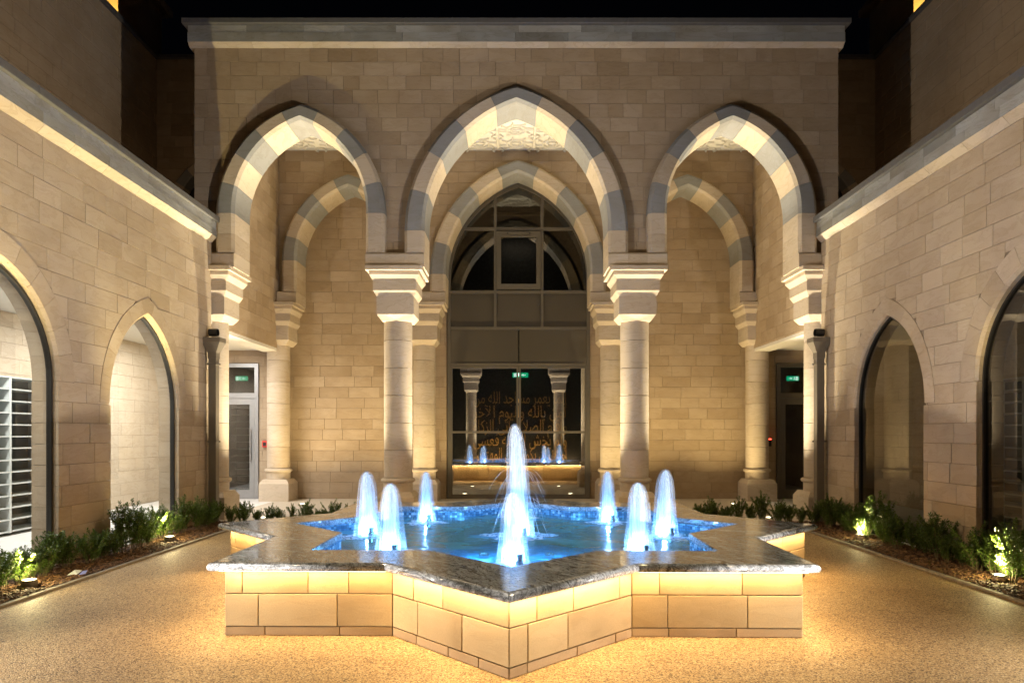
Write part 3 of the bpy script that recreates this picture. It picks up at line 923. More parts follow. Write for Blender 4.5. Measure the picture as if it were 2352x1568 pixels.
# panes: one arched sheet above 4.39, spandrel panels below
IA = Arch(0, 1.45, 4.60, 1.985)
arch_pane(Fs_, IA, 4.38, -0.05, M_GLASSU, scr)
for a, b in ((-1.45, -0.51), (-0.48, 0.48), (0.51, 1.45)):
    sbox(a, b, 3.62, 4.35, -0.06, -0.045, 'spandrel_panel', M_SPAND)
for a, b in ((-1.45, -0.012), (0.012, 1.45)):
    sbox(a, b, 2.86, 3.58, -0.04, -0.02, 'spandrel_panel', M_SPAND)
# vent window
vw = bpy.data.objects.new('vent_window', None); C.objects.link(vw); vw.parent = scr
for q in (-1, 1): sbox(q * 0.462 - 0.0 * q, q * 0.372, 4.42, 5.64, -0.06, 0.012, 'sash', M_BRONZE, vw)
sbox(-0.372, 0.372, 5.525, 5.64, -0.06, 0.012, 'sash', M_BRONZE, vw); sbox(-0.372, 0.372, 4.42, 4.53, -0.06, 0.012, 'sash', M_BRONZE, vw)
sbox(-0.22, 0.22, 5.575, 5.60, 0.012, 0.05, 'handle', M_BRONZE, vw)
for q in (-1, 1): sbox(q * 0.23 - 0.012, q * 0.23 + 0.012, 5.572, 5.603, 0.012, 0.055, 'handle_end', M_BLACK, vw)
# two glazed door leaves
for q in (-1, 1):
    d = bpy.data.objects.new('door_leaf', None); C.objects.link(d); d.parent = scr
    x = lambda a, b: sorted((q * a, q * b))
    sbox(*x(0.006, 0.045), 0.03, 2.80, -0.08, -0.01, 'stile', M_BRONZE, d)
    sbox(*x(1.395, 1.433), 0.03, 2.80, -0.08, -0.01, 'stile', M_BRONZE, d)
    sbox(*x(0.045, 1.395), 0.03, 0.11, -0.08, -0.01, 'bottom_rail', M_BRONZE, d)
    sbox(*x(0.045, 1.395), 1.395, 1.44, -0.08, -0.01, 'middle_rail', M_BRONZE, d)
    sbox(*x(0.045, 1.395), 2.76, 2.80, -0.08, -0.01, 'top_rail', M_BRONZE, d)
    sbox(*x(0.045, 1.395), 0.11, 1.395, -0.05, -0.042, 'pane', M_GLASSD, d)
    sbox(*x(0.045, 1.395), 1.44, 2.76, -0.05, -0.042, 'pane', M_GLASSD, d)

# hall behind the screen
m = MB(); m.box(-3.2, 3.2, 14.72, 18.4, -0.04, 0.0); tag(m.make('hall_floor', M_HALLF), kind='structure')
hw_ = thing('hall_wall', 'dark marble hall wall behind the glazed screen', 'wall', (0, 18.2, 0))
m = MB(); m.box(-3.2, 3.2, 18.0, 18.2, 0, 6.8); m.make('marble_slab', M_HALLW, hw_)
m = MB(); m.box(-3.3, -3.2, 14.7, 18.2, 0, 6.8); m.box(3.2, 3.3, 14.7, 18.2, 0, 6.8); m.box(-3.3, 3.3, 14.7, 18.2, 6.8, 6.9); m.make('hall_lining', M_HALLW, hw_)
bn = thing('bench', 'stone ledge with warm strip light under the calligraphy', 'bench', (0, 17.7, 0))
m = MB(); m.cbox(-1.75, 1.95, 17.3, 17.95, 0.56, 0.61, 0.004); m.make('ledge', M_HALLF, bn)
m = MB(); m.cbox(-1.75, 1.95, 17.5, 17.95, 0.0, 0.555, 0.004); m.make('front_panel', M_SIDE, bn)
m = MB(); m.box(-1.7, 1.9, 17.34, 17.37, 0.545, 0.558); m.make('led_strip', E_HALL, bn)
m = MB(); m.cbox(-1.75, 1.95, 17.05, 17.45, 0.0, 0.16, 0.004); m.make('step', M_FOUNT, bn)

# writing on the hall wall
FORMS = {'ا': 'ﺍﺎ', 'أ': 'ﺃﺄ', 'إ': 'ﺇﺈ', 'آ': 'ﺁﺂ', 'ب': 'ﺏﺐﺑﺒ', 'ت': 'ﺕﺖﺗﺘ', 'ة': 'ﺓﺔ', 'ج': 'ﺝﺞﺟﺠ', 'خ': 'ﺥﺦﺧﺨ', 'د': 'ﺩﺪ', 'ر': 'ﺭﺮ', 'ز': 'ﺯﺰ',
         'س': 'ﺱﺲﺳﺴ', 'ش': 'ﺵﺶﺷﺸ', 'ص': 'ﺹﺺﺻﺼ', 'ع': 'ﻉﻊﻋﻌ', 'ف': 'ﻑﻒﻓﻔ', 'ق': 'ﻕﻖﻗﻘ', 'ك': 'ﻙﻚﻛﻜ', 'ل': 'ﻝﻞﻟﻠ', 'م': 'ﻡﻢﻣﻤ', 'ن': 'ﻥﻦﻧﻨ', 'ه': 'ﻩﻪﻫﻬ', 'و': 'ﻭﻮ', 'ى': 'ﻯﻰ', 'ي': 'ﻱﻲﻳﻴ', 'ئ': 'ﺉﺊﺋﺌ'}
def shape(word):
    out = []; joins = False; i = 0
    while i < len(word):
        ch = word[i]
        if ch == 'ل' and i + 1 < len(word) and word[i + 1] in 'اأإآ':
            base = {'ا': 'ﻻﻼ', 'أ': 'ﻷﻸ', 'إ': 'ﻹﻺ', 'آ': 'ﻵﻶ'}[word[i + 1]]
            out.append(base[1 if joins else 0]); joins = False; i += 2; continue
        f = FORMS[ch]; dual = len(f) == 4
        nxt = i + 1 < len(word)
        if dual and nxt: out.append(f[3] if joins else f[2]); joins = True
        else: out.append(f[1] if joins else f[0]); joins = False
        i += 1
    return ''.join(out[::-1])
def visual(line): return ' '.join(shape(x) for x in line.split()[::-1])
def text_mesh(name, body, size, width, loc, mat, parent, depth=0.012):
    c = bpy.data.curves.new(name, 'FONT'); c.body = body; c.size = size; c.extrude = depth; c.align_x = 'CENTER'; c.resolution_u = 2
    o = bpy.data.objects.new(name, c); C.objects.link(o)
    dg = bpy.context.evaluated_depsgraph_get()
    me = bpy.data.meshes.new_from_object(o.evaluated_get(dg))
    bpy.data.objects.remove(o)
    xs = [v.co.x for v in me.vertices]; wd = max(xs) - min(xs)
    sx = min(1.25, width / wd) if width else 1.0
    cx = (max(xs) + min(xs)) / 2
    V = [(loc[0] + (v.co.x - cx) * sx, loc[1] - v.co.z, loc[2] + v.co.y) for v in me.vertices]
    Fs = [list(p.vertices) for p in me.polygons]
    bpy.data.meshes.remove(me)
    return obj(name, V, Fs, mat, parent)
cal = thing('calligraphy', 'raised Arabic calligraphy on the dark hall wall', 'lettering', (0, 17.9, 0.6))
for i, ln in enumerate(['إنما يعمر مساجد الله من', 'آمن بالله واليوم الآخر', 'وأقام الصلاة وآتى الزكاة', 'ولم يخش إلا الله فعسى', 'أولئك أن يكونوا من المهتدين']):
    text_mesh('verse_lettering', visual(ln), 0.44, 2.45, (0.12, 17.93, 2.18 - 0.37 * i), M_GOLD, cal, 0.02)
text_mesh('caption_lettering', 'SURAH AL TAWBAH 9:18', 0.125, 1.6, (0.12, 17.488, 0.40), M_GOLD, cal, 0.004)

def exit_sign(name_label, x, y, z, w=0.30, h=0.15, flip=1):
    t = thing('exit_sign', name_label, 'sign', (x, y, z))
    m = MB(); m.cbox(x - w / 2, x + w / 2, y, y + 0.03, z, z + h, 0.004); m.make('sign_box', E_GREEN, t)
    m = MB()
    def q(P):
        V = [(x + flip * a * w, y - 0.003, z + b * h) for a, b in P]; f = list(range(len(P)))
        m.add(V, [f if flip < 0 else f])
    q([(-0.42, 0.12), (-0.24, 0.12), (-0.24, 0.88), (-0.42, 0.88)])                     # doorway
    q([(0.20, 0.42), (0.34, 0.42), (0.34, 0.58), (0.20, 0.58)]); q([(0.04, 0.5), (0.20, 0.22), (0.20, 0.78)])   # arrow
    q([(-0.16, 0.72), (-0.09, 0.72), (-0.09, 0.88), (-0.16, 0.88)])                     # running figure
    q([(-0.18, 0.40), (-0.09, 0.40), (-0.06, 0.70), (-0.15, 0.70)]); q([(-0.13, 0.42), (-0.08, 0.40), (-0.01, 0.16), (-0.06, 0.14)]); q([(-0.17, 0.42), (-0.12, 0.40), (-0.20, 0.14), (-0.24, 0.18)])
    m.make('pictogram', E_SIGNW, t)
exit_sign('green running-man exit sign hanging in the hall above the calligraphy', 0.12, 17.2, 2.80, 0.40, 0.12)
exit_sign('green exit sign behind the fanlight of the door in the bright corridor', -5.99, 14.9, 2.54, 0.26, 0.10)
exit_sign('green exit sign behind the fanlight of the door in the dark corridor', 6.05, 14.9, 2.54, 0.26, 0.10, -1)

# doors at the corridor ends
def end_door(xc, mat, label, glass):
    t = thing('glazed_door', label, 'door', (xc, 14.4, 0))
    def bx(x0, x1, z0, z1, y0, y1, name, mt, par=t):
        m = MB(); m.box(xc + x0, xc + x1, y0, y1, z0, z1); return m.make(name, mt, par)
    for q in (-1, 1): bx(*sorted((q * 0.52, q * 0.44)), 0, 2.86, 14.36, 14.46, 'frame', mat)
    bx(-0.44, 0.44, 2.78, 2.86, 14.36, 14.46, 'frame', mat)
    bx(-0.44, 0.44, 2.13, 2.24, 14.365, 14.455, 'transom', mat)
    bx(-0.44, 0.44, 2.24, 2.78, 14.40, 14.41, 'fanlight_pane', glass)
    lf = bpy.data.objects.new('door_leaf', None); C.objects.link(lf); lf.parent = t
    for q in (-1, 1): bx(*sorted((q * 0.43, q * 0.33)), 0.02, 2.12, 14.38, 14.43, 'stile', mat, lf)
    bx(-0.33, 0.33, 2.0, 2.12, 14.38, 14.43, 'rail', mat, lf); bx(-0.33, 0.33, 0.02, 0.20, 14.38, 14.43, 'rail', mat, lf)
    bx(-0.33, 0.33, 0.20, 2.0, 14.40, 14.41, 'pane', glass, lf)
    bx(0.35, 0.37, 0.8, 1.5, 14.33, 14.35, 'handle', M_STEEL, lf)
end_door(-5.94, M_ALU, 'silver framed glazed door at the end of the bright corridor', M_GLASSU)
end_door(6.01, M_BRONZE, 'dark bronze glazed door at the end of the unlit corridor', M_GLASSU)
# rooms behind the doors
for s in (-1, 1):
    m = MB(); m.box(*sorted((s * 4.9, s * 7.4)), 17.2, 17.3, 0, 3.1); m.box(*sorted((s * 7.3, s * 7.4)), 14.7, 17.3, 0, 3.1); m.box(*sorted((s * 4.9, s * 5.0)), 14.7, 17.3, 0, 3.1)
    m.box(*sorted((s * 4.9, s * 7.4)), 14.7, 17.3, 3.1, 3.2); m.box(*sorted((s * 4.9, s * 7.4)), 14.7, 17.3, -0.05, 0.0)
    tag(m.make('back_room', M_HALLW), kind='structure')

def shoe_rack(x, y0, n, label, depth, levels=13, h=2.16, horizontal=False, bay=0.9, s=-1):
    t = thing('shoe_rack', label, 'shelf unit', (x, y0, 0))
    # along y, front face at x, body away from the courtyard (towards s)
    x0, x1 = sorted((x, x + s * depth))
    for i in range(n + 1):
        m = MB(); m.cbox(x0, x1, y0 - bay * i - 0.018, y0 - bay * i + 0.018, 0.05, h, 0.003); m.make('upright', M_SHELF, t)
    for i in range(n):
        for k in range(levels + 1):
            z = 0.06 + (h - 0.08) * k / levels
            m = MB(); m.box(x0 + 0.004, x1, y0 - bay * (i + 1) + 0.02, y0 - bay * i - 0.02, z, z + 0.016); m.make('shelf', M_SHELF, t)
    m = MB(); xb = x1 if s > 0 else x0
    m.box(xb - 0.006, xb + 0.006, y0 - bay * n, y0, 0.05, h); m.make('back_panel', M_SHELFB, t)
shoe_rack(-6.82, 10.1, 4, 'tall white shoe rack along the wall of the bright corridor', 0.40)
shoe_rack(6.82, 10.1, 4, 'tall white shoe rack along the wall of the dark corridor', 0.40, s=1)
# louvre-like rack seen through the bright corridor's door
t = thing('shoe_rack', 'shoe rack standing behind the silver framed door', 'shelf unit', (-5.9, 15.6, 0))
for k in range(13):
    m = MB(); m.box(-6.5, -5.3, 15.5, 15.85, 0.1 + 0.155 * k, 0.122 + 0.155 * k); m.make('shelf', M_SHELF, t)
for x in (-6.5, -5.92, -5.3):
    m = MB(); m.box(x - 0.018, x + 0.018, 15.49, 15.86, 0.05, 2.05); m.make('upright', M_SHELF, t)

# wall devices
t = thing('call_point', 'small red call point on the wall beside the silver framed door', 'switch', (-5.28, 14.37, 1.15))
m = MB(); m.cbox(-5.33, -5.23, 14.34, 14.396, 1.10, 1.24, 0.006); m.make('housing', M_RED, t)
m = MB(); m.cbox(-5.31, -5.25, 14.33, 14.342, 1.13, 1.20, 0.003); m.make('push_plate', M_BLACK, t)
t = thing('card_reader', 'black card reader with red light beside the bronze door', 'switch', (5.33, 14.37, 1.2))
m = MB(); m.cbox(5.29, 5.37, 14.34, 14.396, 1.12, 1.28, 0.006); m.make('housing', M_BLACK, t)
m = MB(); m.box(5.295, 5.365, 14.332, 14.342, 1.262, 1.278); m.make('indicator', E_RED, t)

# downpipes with hoppers
for s in (-1, 1):
    X = s * 4.70; Y = 10.60
    t = thing('downpipe', 'brown square downpipe with hopper in the corner by the ' + ('lit wing' if s < 0 else 'unlit wing'), 'pipe', (X, Y, 0))
    m = MB(); m.cbox(X - 0.058, X + 0.058, Y - 0.058, Y + 0.058, 0.0, 2.62, 0.004); m.make('pipe', M_PIPE, t)
    m = MB(); m.sq(X, Y, [(0.066, 0.066, 2.55), (0.066, 0.066, 2.64), (0.14, 0.115, 2.80), (0.14, 0.115, 2.87), (0.12, 0.10, 2.87), (0.05, 0.05, 2.70)]); m.make('hopper', M_PIPE, t)
    for z in (2.45, 1.25):
        m = MB(); m.cbox(X - 0.066, X + 0.066, Y - 0.066, Y + 0.066, z, z + 0.03, 0.003); m.box(X - s * 0.09, X + s * 0.12, Y + 0.03, Y + 0.05, z + 0.005, z + 0.025); m.make('bracket', M_PIPE, t)
    m = MB(); m.lathe([(0.055, 0), (0.060, 0), (0.060, 0.13), (0.055, 0.13), (0.05, 0.03)], seg=20, cap=False)
    V = [(X + s * 0.07 - s * z, Y + 0.01 + x, 2.955 + y) for x, y, z in m.V]
    o = obj('spout', V, m.F, M_BLACK, t); fix_normals(o.data)

# ================================================================ FOUNTAIN
FX, FY = -0.02, 6.656
ROT = math.radians(-0.9)
def star(R, rn=None):
    """16 points: tips (even) and notches (odd), from the tip nearest the camera, anticlockwise"""
    P = []
    for k in range(16):
        a = -PI / 2 + ROT + k * PI / 8
        rad = R if k % 2 == 0 else R * math.cos(PI / 4) / math.cos(PI / 8)
        P.append(Vector((FX + rad * math.cos(a), FY + rad * math.sin(a), 0)))
    return P
RB, RC, RI = 2.80, 2.925, 2.16
fount = thing('fountain', 'eight pointed star fountain of sandstone blocks with granite rim', 'fountain', (FX, FY, 0))
body = star(RB)
corebody = star(RB - 0.022)
m = MB(); n = 16
V = [(p.x, p.y, 0.0) for p in corebody] + [(p.x, p.y, 0.452) for p in corebody]
inner = star(RI + 0.02)
V += [(p.x, p.y, 0.0) for p in inner] + [(p.x, p.y, 0.452) for p in inner]
Fs = []
for i in range(16):
    j = (i + 1) % 16
    Fs += [[i, j, 16 + j, 16 + i], [32 + j, 32 + i, 48 + i, 48 + j], [16 + i, 16 + j, 48 + j, 48 + i]]
m.add(V, Fs); m.make('wall_core', M_FMORT, fount)
rf = random.Random(3)
ZC = [0.0, 0.063, 0.288, 0.452]
for i in range(16):
    p, q = body[i], body[(i + 1) % 16]
    L = (q - p).length; d = (q - p) / L
    nrm = Vector((d.y, -d.x, 0))
    F = Frame(p, d, nrm)
    for ci in range(3):
        z0, z1 = ZC[ci], ZC[ci + 1]
        us = [0.0]
        u = rf.uniform(0.10, 0.30)
        while u < L - 0.12:
            us.append(u); u += rf.uniform(0.28, 0.58)
        us.append(L)
        for k, (a, b) in enumerate(zip(us[:-1], us[1:])):
            V, Fc = block_geo(F, [(a, z0), (b, z0), (b, z1), (a, z1)], 0.0065, 0.0025, rf.uniform(-0.001, 0.0015), -0.03)
            # keep the outer corners tight
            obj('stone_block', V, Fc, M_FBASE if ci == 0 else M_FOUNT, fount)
# rim slabs with a rounded nose
prof = [(RI, 0.470), (RI, 0.508), (RI + 0.008, 0.514), (RC - 0.050, 0.514), (RC - 0.026, 0.511), (RC - 0.010, 0.503), (RC - 0.002, 0.492), (RC, 0.483), (RC - 0.002, 0.474), (RC - 0.010, 0.463), (RC - 0.026, 0.456), (RC - 0.05, 0.4535), (RI + 0.01, 0.4535)]
stars = [star(r) for r, z in prof]
for i in range(16):
    j = (i + 1) % 16
    V = []
    mdir = (stars[7][j] - stars[7][i]).normalized() * 0.0015
    for (r, z), S in zip(prof, stars):
        a = S[i] + mdir; b = S[j] - mdir
        V += [(a.x, a.y, z), (b.x, b.y, z)]
    k = len(prof)
    Fc = [[2 * t_, 2 * t_ + 1, 2 * ((t_ + 1) % k) + 1, 2 * ((t_ + 1) % k)] for t_ in range(k)]
    Fc += [[2 * t_ for t_ in range(k)], [2 * t_ + 1 for t_ in range(k)][::-1]]
    o = obj('rim_slab', V, Fc, M_GRANITE, fount); fix_normals(o.data)
    for t_, pl in enumerate(o.data.polygons):
        pl.use_smooth = 4 <= t_ <= 10
# LED strips under the rim
ls = star(RB + 0.058)
for i in range(16):
    p, q = ls[i], ls[(i + 1) % 16]
    L = (q - p).length; d = (q - p) / L; nn = Vector((d.y, -d.x, 0)) * 0.007
    a, b = p + d * 0.02, q - d * 0.02
    obj('led_strip', [(a - nn).to_tuple()[:2] + (0.4505,), (a + nn).to_tuple()[:2] + (0.4505,), (b + nn).to_tuple()[:2] + (0.4505,), (b - nn).to_tuple()[:2] + (0.4505,)], [[0, 1, 2, 3]], E_LED, fount)
    mid_ = (p + q) / 2
    la = lamp('AREA', 'strip_lamp', (mid_.x, mid_.y, 0.449), LEDC, P_STRIP, fount, None, shape='RECTANGLE', size=L - 0.04, size_y=0.012)
    la.rotation_euler = (math.radians(-4), 0, math.atan2(d.y, d.x))
# mosaic lining
TI = star(RI + 0.018)
ml = MB()
for i in range(16):
    p, q = TI[i], TI[(i + 1) % 16]
    L = (q - p).length; d = (q - p) / L; nin = Vector((-d.y, d.x, 0))
    nt_ = int(L / 0.0285); st = L / nt_
    for a in range(nt_):
        for r_ in range(4):
            z0 = 0.352 + r_ * 0.0285; z1 = z0 + 0.0262
            u0, u1 = a * st + 0.0012, (a + 1) * st - 0.0012
            A = p + d * u0; B = p + d * u1; ti = nin * (0.004 + rf.uniform(-0.0008, 0.0008)); tj = nin * (0.004 + rf.uniform(-0.0008, 0.0008))
            ml.add([(A.x, A.y, z0), (B.x, B.y, z0), (B.x, B.y, z1), (A.x, A.y, z1), (A.x + ti.x, A.y + ti.y, z0), (B.x + tj.x, B.y + tj.y, z0), (B.x + tj.x, B.y + tj.y, z1), (A.x + ti.x, A.y + ti.y, z1)],
                   [[4, 5, 6, 7], [0, 1, 5, 4], [1, 2, 6, 5], [2, 3, 7, 6], [3, 0, 4, 7]])
ml.make('mosaic_tiles', M_TILE, fount, kind='stuff')
ctr = [(FX, FY, 0.02)]
ps = star(RI + 0.01)
obj('pool_floor', [(p.x, p.y, 0.02) for p in ps] + [(FX, FY, 0.02)], [[i, (i + 1) % 16, 16] for i in range(16)], M_POOLF, fount)
wl = star(RI + 0.012)
obj('water', [(p.x, p.y, 0.385) for p in wl] + [(FX, FY, 0.385)], [[i, (i + 1) % 16, 16] for i in range(16)], M_WATER, fount)
for k in range(8):
    a = -PI / 2 + ROT + k * PI / 4 + PI / 8
    lx, ly = FX + 0.95 * math.cos(a), FY + 0.95 * math.sin(a)
    m = MB(); m.lathe([(0.05, 0.02), (0.055, 0.05), (0.045, 0.07)], lx, ly, 14); m.make('pool_lamp', M_STEEL, fount)
    lamp('POINT', 'pool_light', (lx, ly, 0.15), (0.15, 0.56, 0.96), P_POOL, fount, shadow_soft_size=0.06)

# water jets
def jet(x, y, h, r, label, lean=(0, 0), seed=1, big=False):
    rj = random.Random(seed)
    Z0 = 0.386
    t = thing('water_jet', label, 'water jet', (x, y, Z0), 'blue lit jets of the star fountain')
    def plume(r, h, mat, name, flare, wob, nz=26, seg=36):
        V = []; Fs = []
        ph = [rj.uniform(0, 6.28) for _ in range(6)]
        for i in range(nz + 1):
            tt = i / nz
            z = h * math.sin(tt * PI / 2)
            f = z / h
            rad = r * max(0.0, 1 - f ** 7.0) ** 0.5 * (1 + flare * (1 - f) ** 2)
            for k in range(seg):
                a = 2 * PI * k / seg
                w_ = 1 + wob * (math.sin(3 * a + ph[0] + 2 * f) * 0.5 + math.sin(7 * a + ph[1] - 3 * f) * 0.35 + math.sin(13 * a + ph[2] + f) * 0.25)
                V.append((rad * w_ * math.cos(a) + lean[0] * f * f * h, rad * w_ * math.sin(a) + lean[1] * f * f * h, z))
        for i in range(nz):
            for k in range(seg):
                a = i * seg + k; b = i * seg + (k + 1) % seg
                Fs.append([a, b, b + seg, a + seg])
        o = obj(name, V, Fs, mat, None, True); o.parent = t
        return o
    plume(r * 0.55, h * 0.99, M_JET, 'plume', 0.3, 0.10)
    plume(r * 0.80, h * 0.995, M_MIDJ, 'inner_veil', 0.38, 0.12)
    plume(r * 1.04, h * 1.01, M_VEIL, 'veil', 0.50, 0.14)
    # foam where it falls back
    V = []; Fs = []; nr, seg = 7, 40
    FR = r * (2.9 if not big else 3.4)
    for i in range(nr + 1):
        f = i / nr
        for k in range(seg):
            a = 2 * PI * k / seg
            rad = FR * f * (1 + 0.22 * math.sin(3 * a + seed) + 0.14 * math.sin(7 * a + 2 * seed) + 0.08 * rj.uniform(-1, 1))
            zz = 0.030 * (1 - f) ** 1.2 * (0.5 + rj.random()) + 0.002
            V.append((rad * math.cos(a), rad * math.sin(a), zz))
    for i in range(nr):
        for k in range(seg):
            a = i * seg + k; b = i * seg + (k + 1) % seg
            Fs.append([a, b, b + seg, a + seg])
    o = obj('foam', V, Fs, M_FOAM, None, True); o.parent = t
    # nozzle, standing off the lamp
    m = MB(); m.lathe([(0.022, -0.01), (0.022, 0.05), (0.030, 0.055), (0.030, 0.085), (0.024, 0.09), (0.026, 0.13), (0.018, 0.132)], seg=16)
    o = obj('nozzle', [(vx + 0.55 * r, vy - 0.75 * r, vz - 0.035) for vx, vy, vz in m.V], m.F, M_STEEL, None, True); o.parent = t
    if big or True:
        sp = MB(); cnt = 70 if big else 12
        for i in range(cnt):
            a = rj.uniform(0, 2 * PI); v0 = rj.uniform(0.10, 0.32) if big else rj.uniform(0.06, 0.15)
            zs = rj.uniform(0.25, 0.62) * h if big else rj.uniform(0.2, 0.5) * h
            r0 = r * 0.8
            P = []; ln = rj.uniform(0.12, 0.3) if big else rj.uniform(0.06, 0.16); t0 = rj.uniform(0, 0.6)
            for k in range(5):
                s_ = t0 + ln * k / 4 * 2
                P.append(((r0 + v0 * s_) * math.cos(a), (r0 + v0 * s_) * math.sin(a), max(0.01, zs + 0.05 * s_ - 0.42 * s_ * s_)))
            sp.tube(P, [0.0003, 0.0011, 0.0014, 0.0010, 0.0003], 4)
        o = obj('spray', sp.V, sp.F, M_SPRAY, None, True, 'stuff'); o.parent = t
    col = BLUE
    la = lamp('POINT', 'jet_lamp', (0, 0, 0), col, P_JET * (2.2 if big else 1.0), None, shadow_soft_size=0.02)
    la.parent = t; la.location = (0.0, 0.25 * r, 0.065)
    return t
JR = 1.45
names = ['short jet in the star point facing the camera', 'short jet in the star point toward the unlit wing and the camera', 'short jet in the side star point by the unlit wing',
         'thin jet behind, between the tall jet and the unlit wing', 'short jet hidden behind the tall central jet', 'thin jet behind, between the tall jet and the lit wing',
         'short jet in the side star point by the lit wing', 'short jet in the star point toward the lit wing and the camera']
hs = [0.56, 0.60, 0.65, 0.58, 0.52, 0.57, 0.63, 0.59]
for k in range(8):
    a = -PI / 2 + ROT + k * PI / 4
    rr = 0.084 if k not in (3, 4, 5) else 0.070
    jet(FX + JR * math.cos(a), FY + JR * math.sin(a), hs[k], rr, names[k], lean=(random.uniform(-.02, .03), 0), seed=k + 3)
jet(FX + 0.03, FY, 1.09, 0.092, 'tallest jet at the centre of the star pool with a spray of drops', seed=44, big=True, lean=(-0.035, 0))

# ================================================================ PLANTING
def make_shrub(seed, h, stems, spread):
    rs = random.Random(seed)
    lf = MB(); st = MB()
    def sprig(P, r0, density):
        st.tube([p for p in P], [r0 * (1 - 0.7 * i / (len(P) - 1)) for i in range(len(P))], 4)
        tot = sum((P[i + 1] - P[i]).length for i in range(len(P) - 1))
        nn = max(4, int(tot / density))
        for i in range(nn):
            f = 0.12 + 0.88 * (i + 0.5) / nn
            x = f * (len(P) - 1); k = min(len(P) - 2, int(x)); p = P[k].lerp(P[k + 1], x - k); d = (P[k + 1] - P[k]).normalized()
            a0 = rs.uniform(0, 6.28)
            for q in range(3):
                a = a0 + q * 2.1 + rs.uniform(-0.4, 0.4)
                sd = d.orthogonal().normalized()
                out = (sd * math.cos(a) + d.cross(sd) * math.sin(a) + d * rs.uniform(0.3, 1.0)).normalized()
                ln = rs.uniform(0.017, 0.027); wd = ln * rs.uniform(0.26, 0.36)
                side = out.cross(Vector((rs.uniform(-.5, .5), rs.uniform(-.5, .5), 1))).normalized() * wd
                up = side.cross(out).normalized() * ln * 0.10
                b = p + out * 0.003
                lf.add([b, b + out * ln * 0.5 + side + up, b + out * ln, b + out * ln * 0.5 - side + up], [[0, 1, 2], [0, 2, 3]])
    for i in range(stems):
        a = rs.uniform(0, 2 * PI); rad = spread * math.sqrt(rs.random())
        hh = h * rs.uniform(0.55, 1.0) * (1 - 0.25 * rad / spread)
        tip = Vector((rad * 1.5 * math.cos(a), rad * 1.5 * math.sin(a), hh))
        base = Vector((rad * 0.3 * math.cos(a), rad * 0.3 * math.sin(a), 0))
        P = [base.lerp(tip, f) + Vector((rs.uniform(-.01, .01), rs.uniform(-.01, .01), 0.04 * math.sin(f * PI))) for f in (0, .25, .5, .75, 1)]
        sprig(P, 0.0035, 0.011)
        for j in range(4):
            f = rs.uniform(0.3, 0.85); k = int(f * 4); p = P[k]
            b = rs.uniform(0, 2 * PI); l = rs.uniform(0.06, 0.13)
            Q = [p, p + Vector((math.cos(b) * l * 0.5, math.sin(b) * l * 0.5, l * 0.45)), p + Vector((math.cos(b) * l * 0.75, math.sin(b) * l * 0.75, l))]
            sprig(Q, 0.002, 0.011)
    r = thing('box_shrub', 'small upright box shrub with glossy leaves', 'shrub', (0, -20, 0))
    a = obj('foliage', lf.V, lf.F, M_LEAF, None); a.parent = r
    b = obj('stem', st.V, st.F, M_STEM, None); b.parent = r
    return r
protos = [make_shrub(1, 0.44, 12, 0.09), make_shrub(2, 0.36, 13, 0.10), make_shrub(3, 0.52, 9, 0.075), make_shrub(4, 0.31, 12, 0.10), make_shrub(5, 0.40, 12, 0.11)]
used = set()
rp = random.Random(99)
def plant(x, y, label, group, sc_=1.0):
    i = rp.randrange(5)
    rz, sz = rp.uniform(0, 6.28), sc_ * rp.uniform(0.72, 1.2)
    if i not in used:
        used.add(i); o = protos[i]; o.location = (x, y, 0.01); o.rotation_euler = (0, 0, rz); o.scale = (sz,) * 3; o['label'] = label; o['group'] = group
    else:
        dup(protos[i], (x, y, 0.01), rz, sz, label, group)
for s, nm in ((-1, 'lit windows'), (1, 'dark windows')):
    y = 4.4
    while y < 10.4:
        spots_y = (6.09, 8.65) if s < 0 else (6.30, 8.83)
        if abs(y - spots_y[0]) < 0.10: lb = 'glowing box shrub lit by the closer spotlight under the ' + nm
        elif abs(y - spots_y[1]) < 0.10: lb = 'glowing box shrub lit by the further spotlight under the ' + nm
        elif y < 7.2: lb = 'dark green box shrub under the larger, closer one of the ' + nm
        elif y < 8.1: lb = 'dark green box shrub before the stone pier between the ' + nm
        elif y < 9.75: lb = 'dark green box shrub under the narrower, further one of the ' + nm
        else: lb = 'dark green box shrub by the downpipe beyond the ' + nm
        plant(s * (4.56 + rp.uniform(-0.07, 0.08)), y, lb, 'box shrubs under the ' + nm, 1.14 if y < 9.6 else 1.0)
        y += rp.uniform(0.17, 0.25)
    x = 2.42
    while x < 4.45:
        sc_ = 0.92 if (s < 0 or x > 2.7) else 0.5
        plant(s * x, 10.40 + rp.uniform(-0.05, 0.05), 'small box shrub in the row before the arcade near the ' + nm, 'box shrubs before the arcade near the ' + nm, sc_)
        x += rp.uniform(0.17, 0.22)
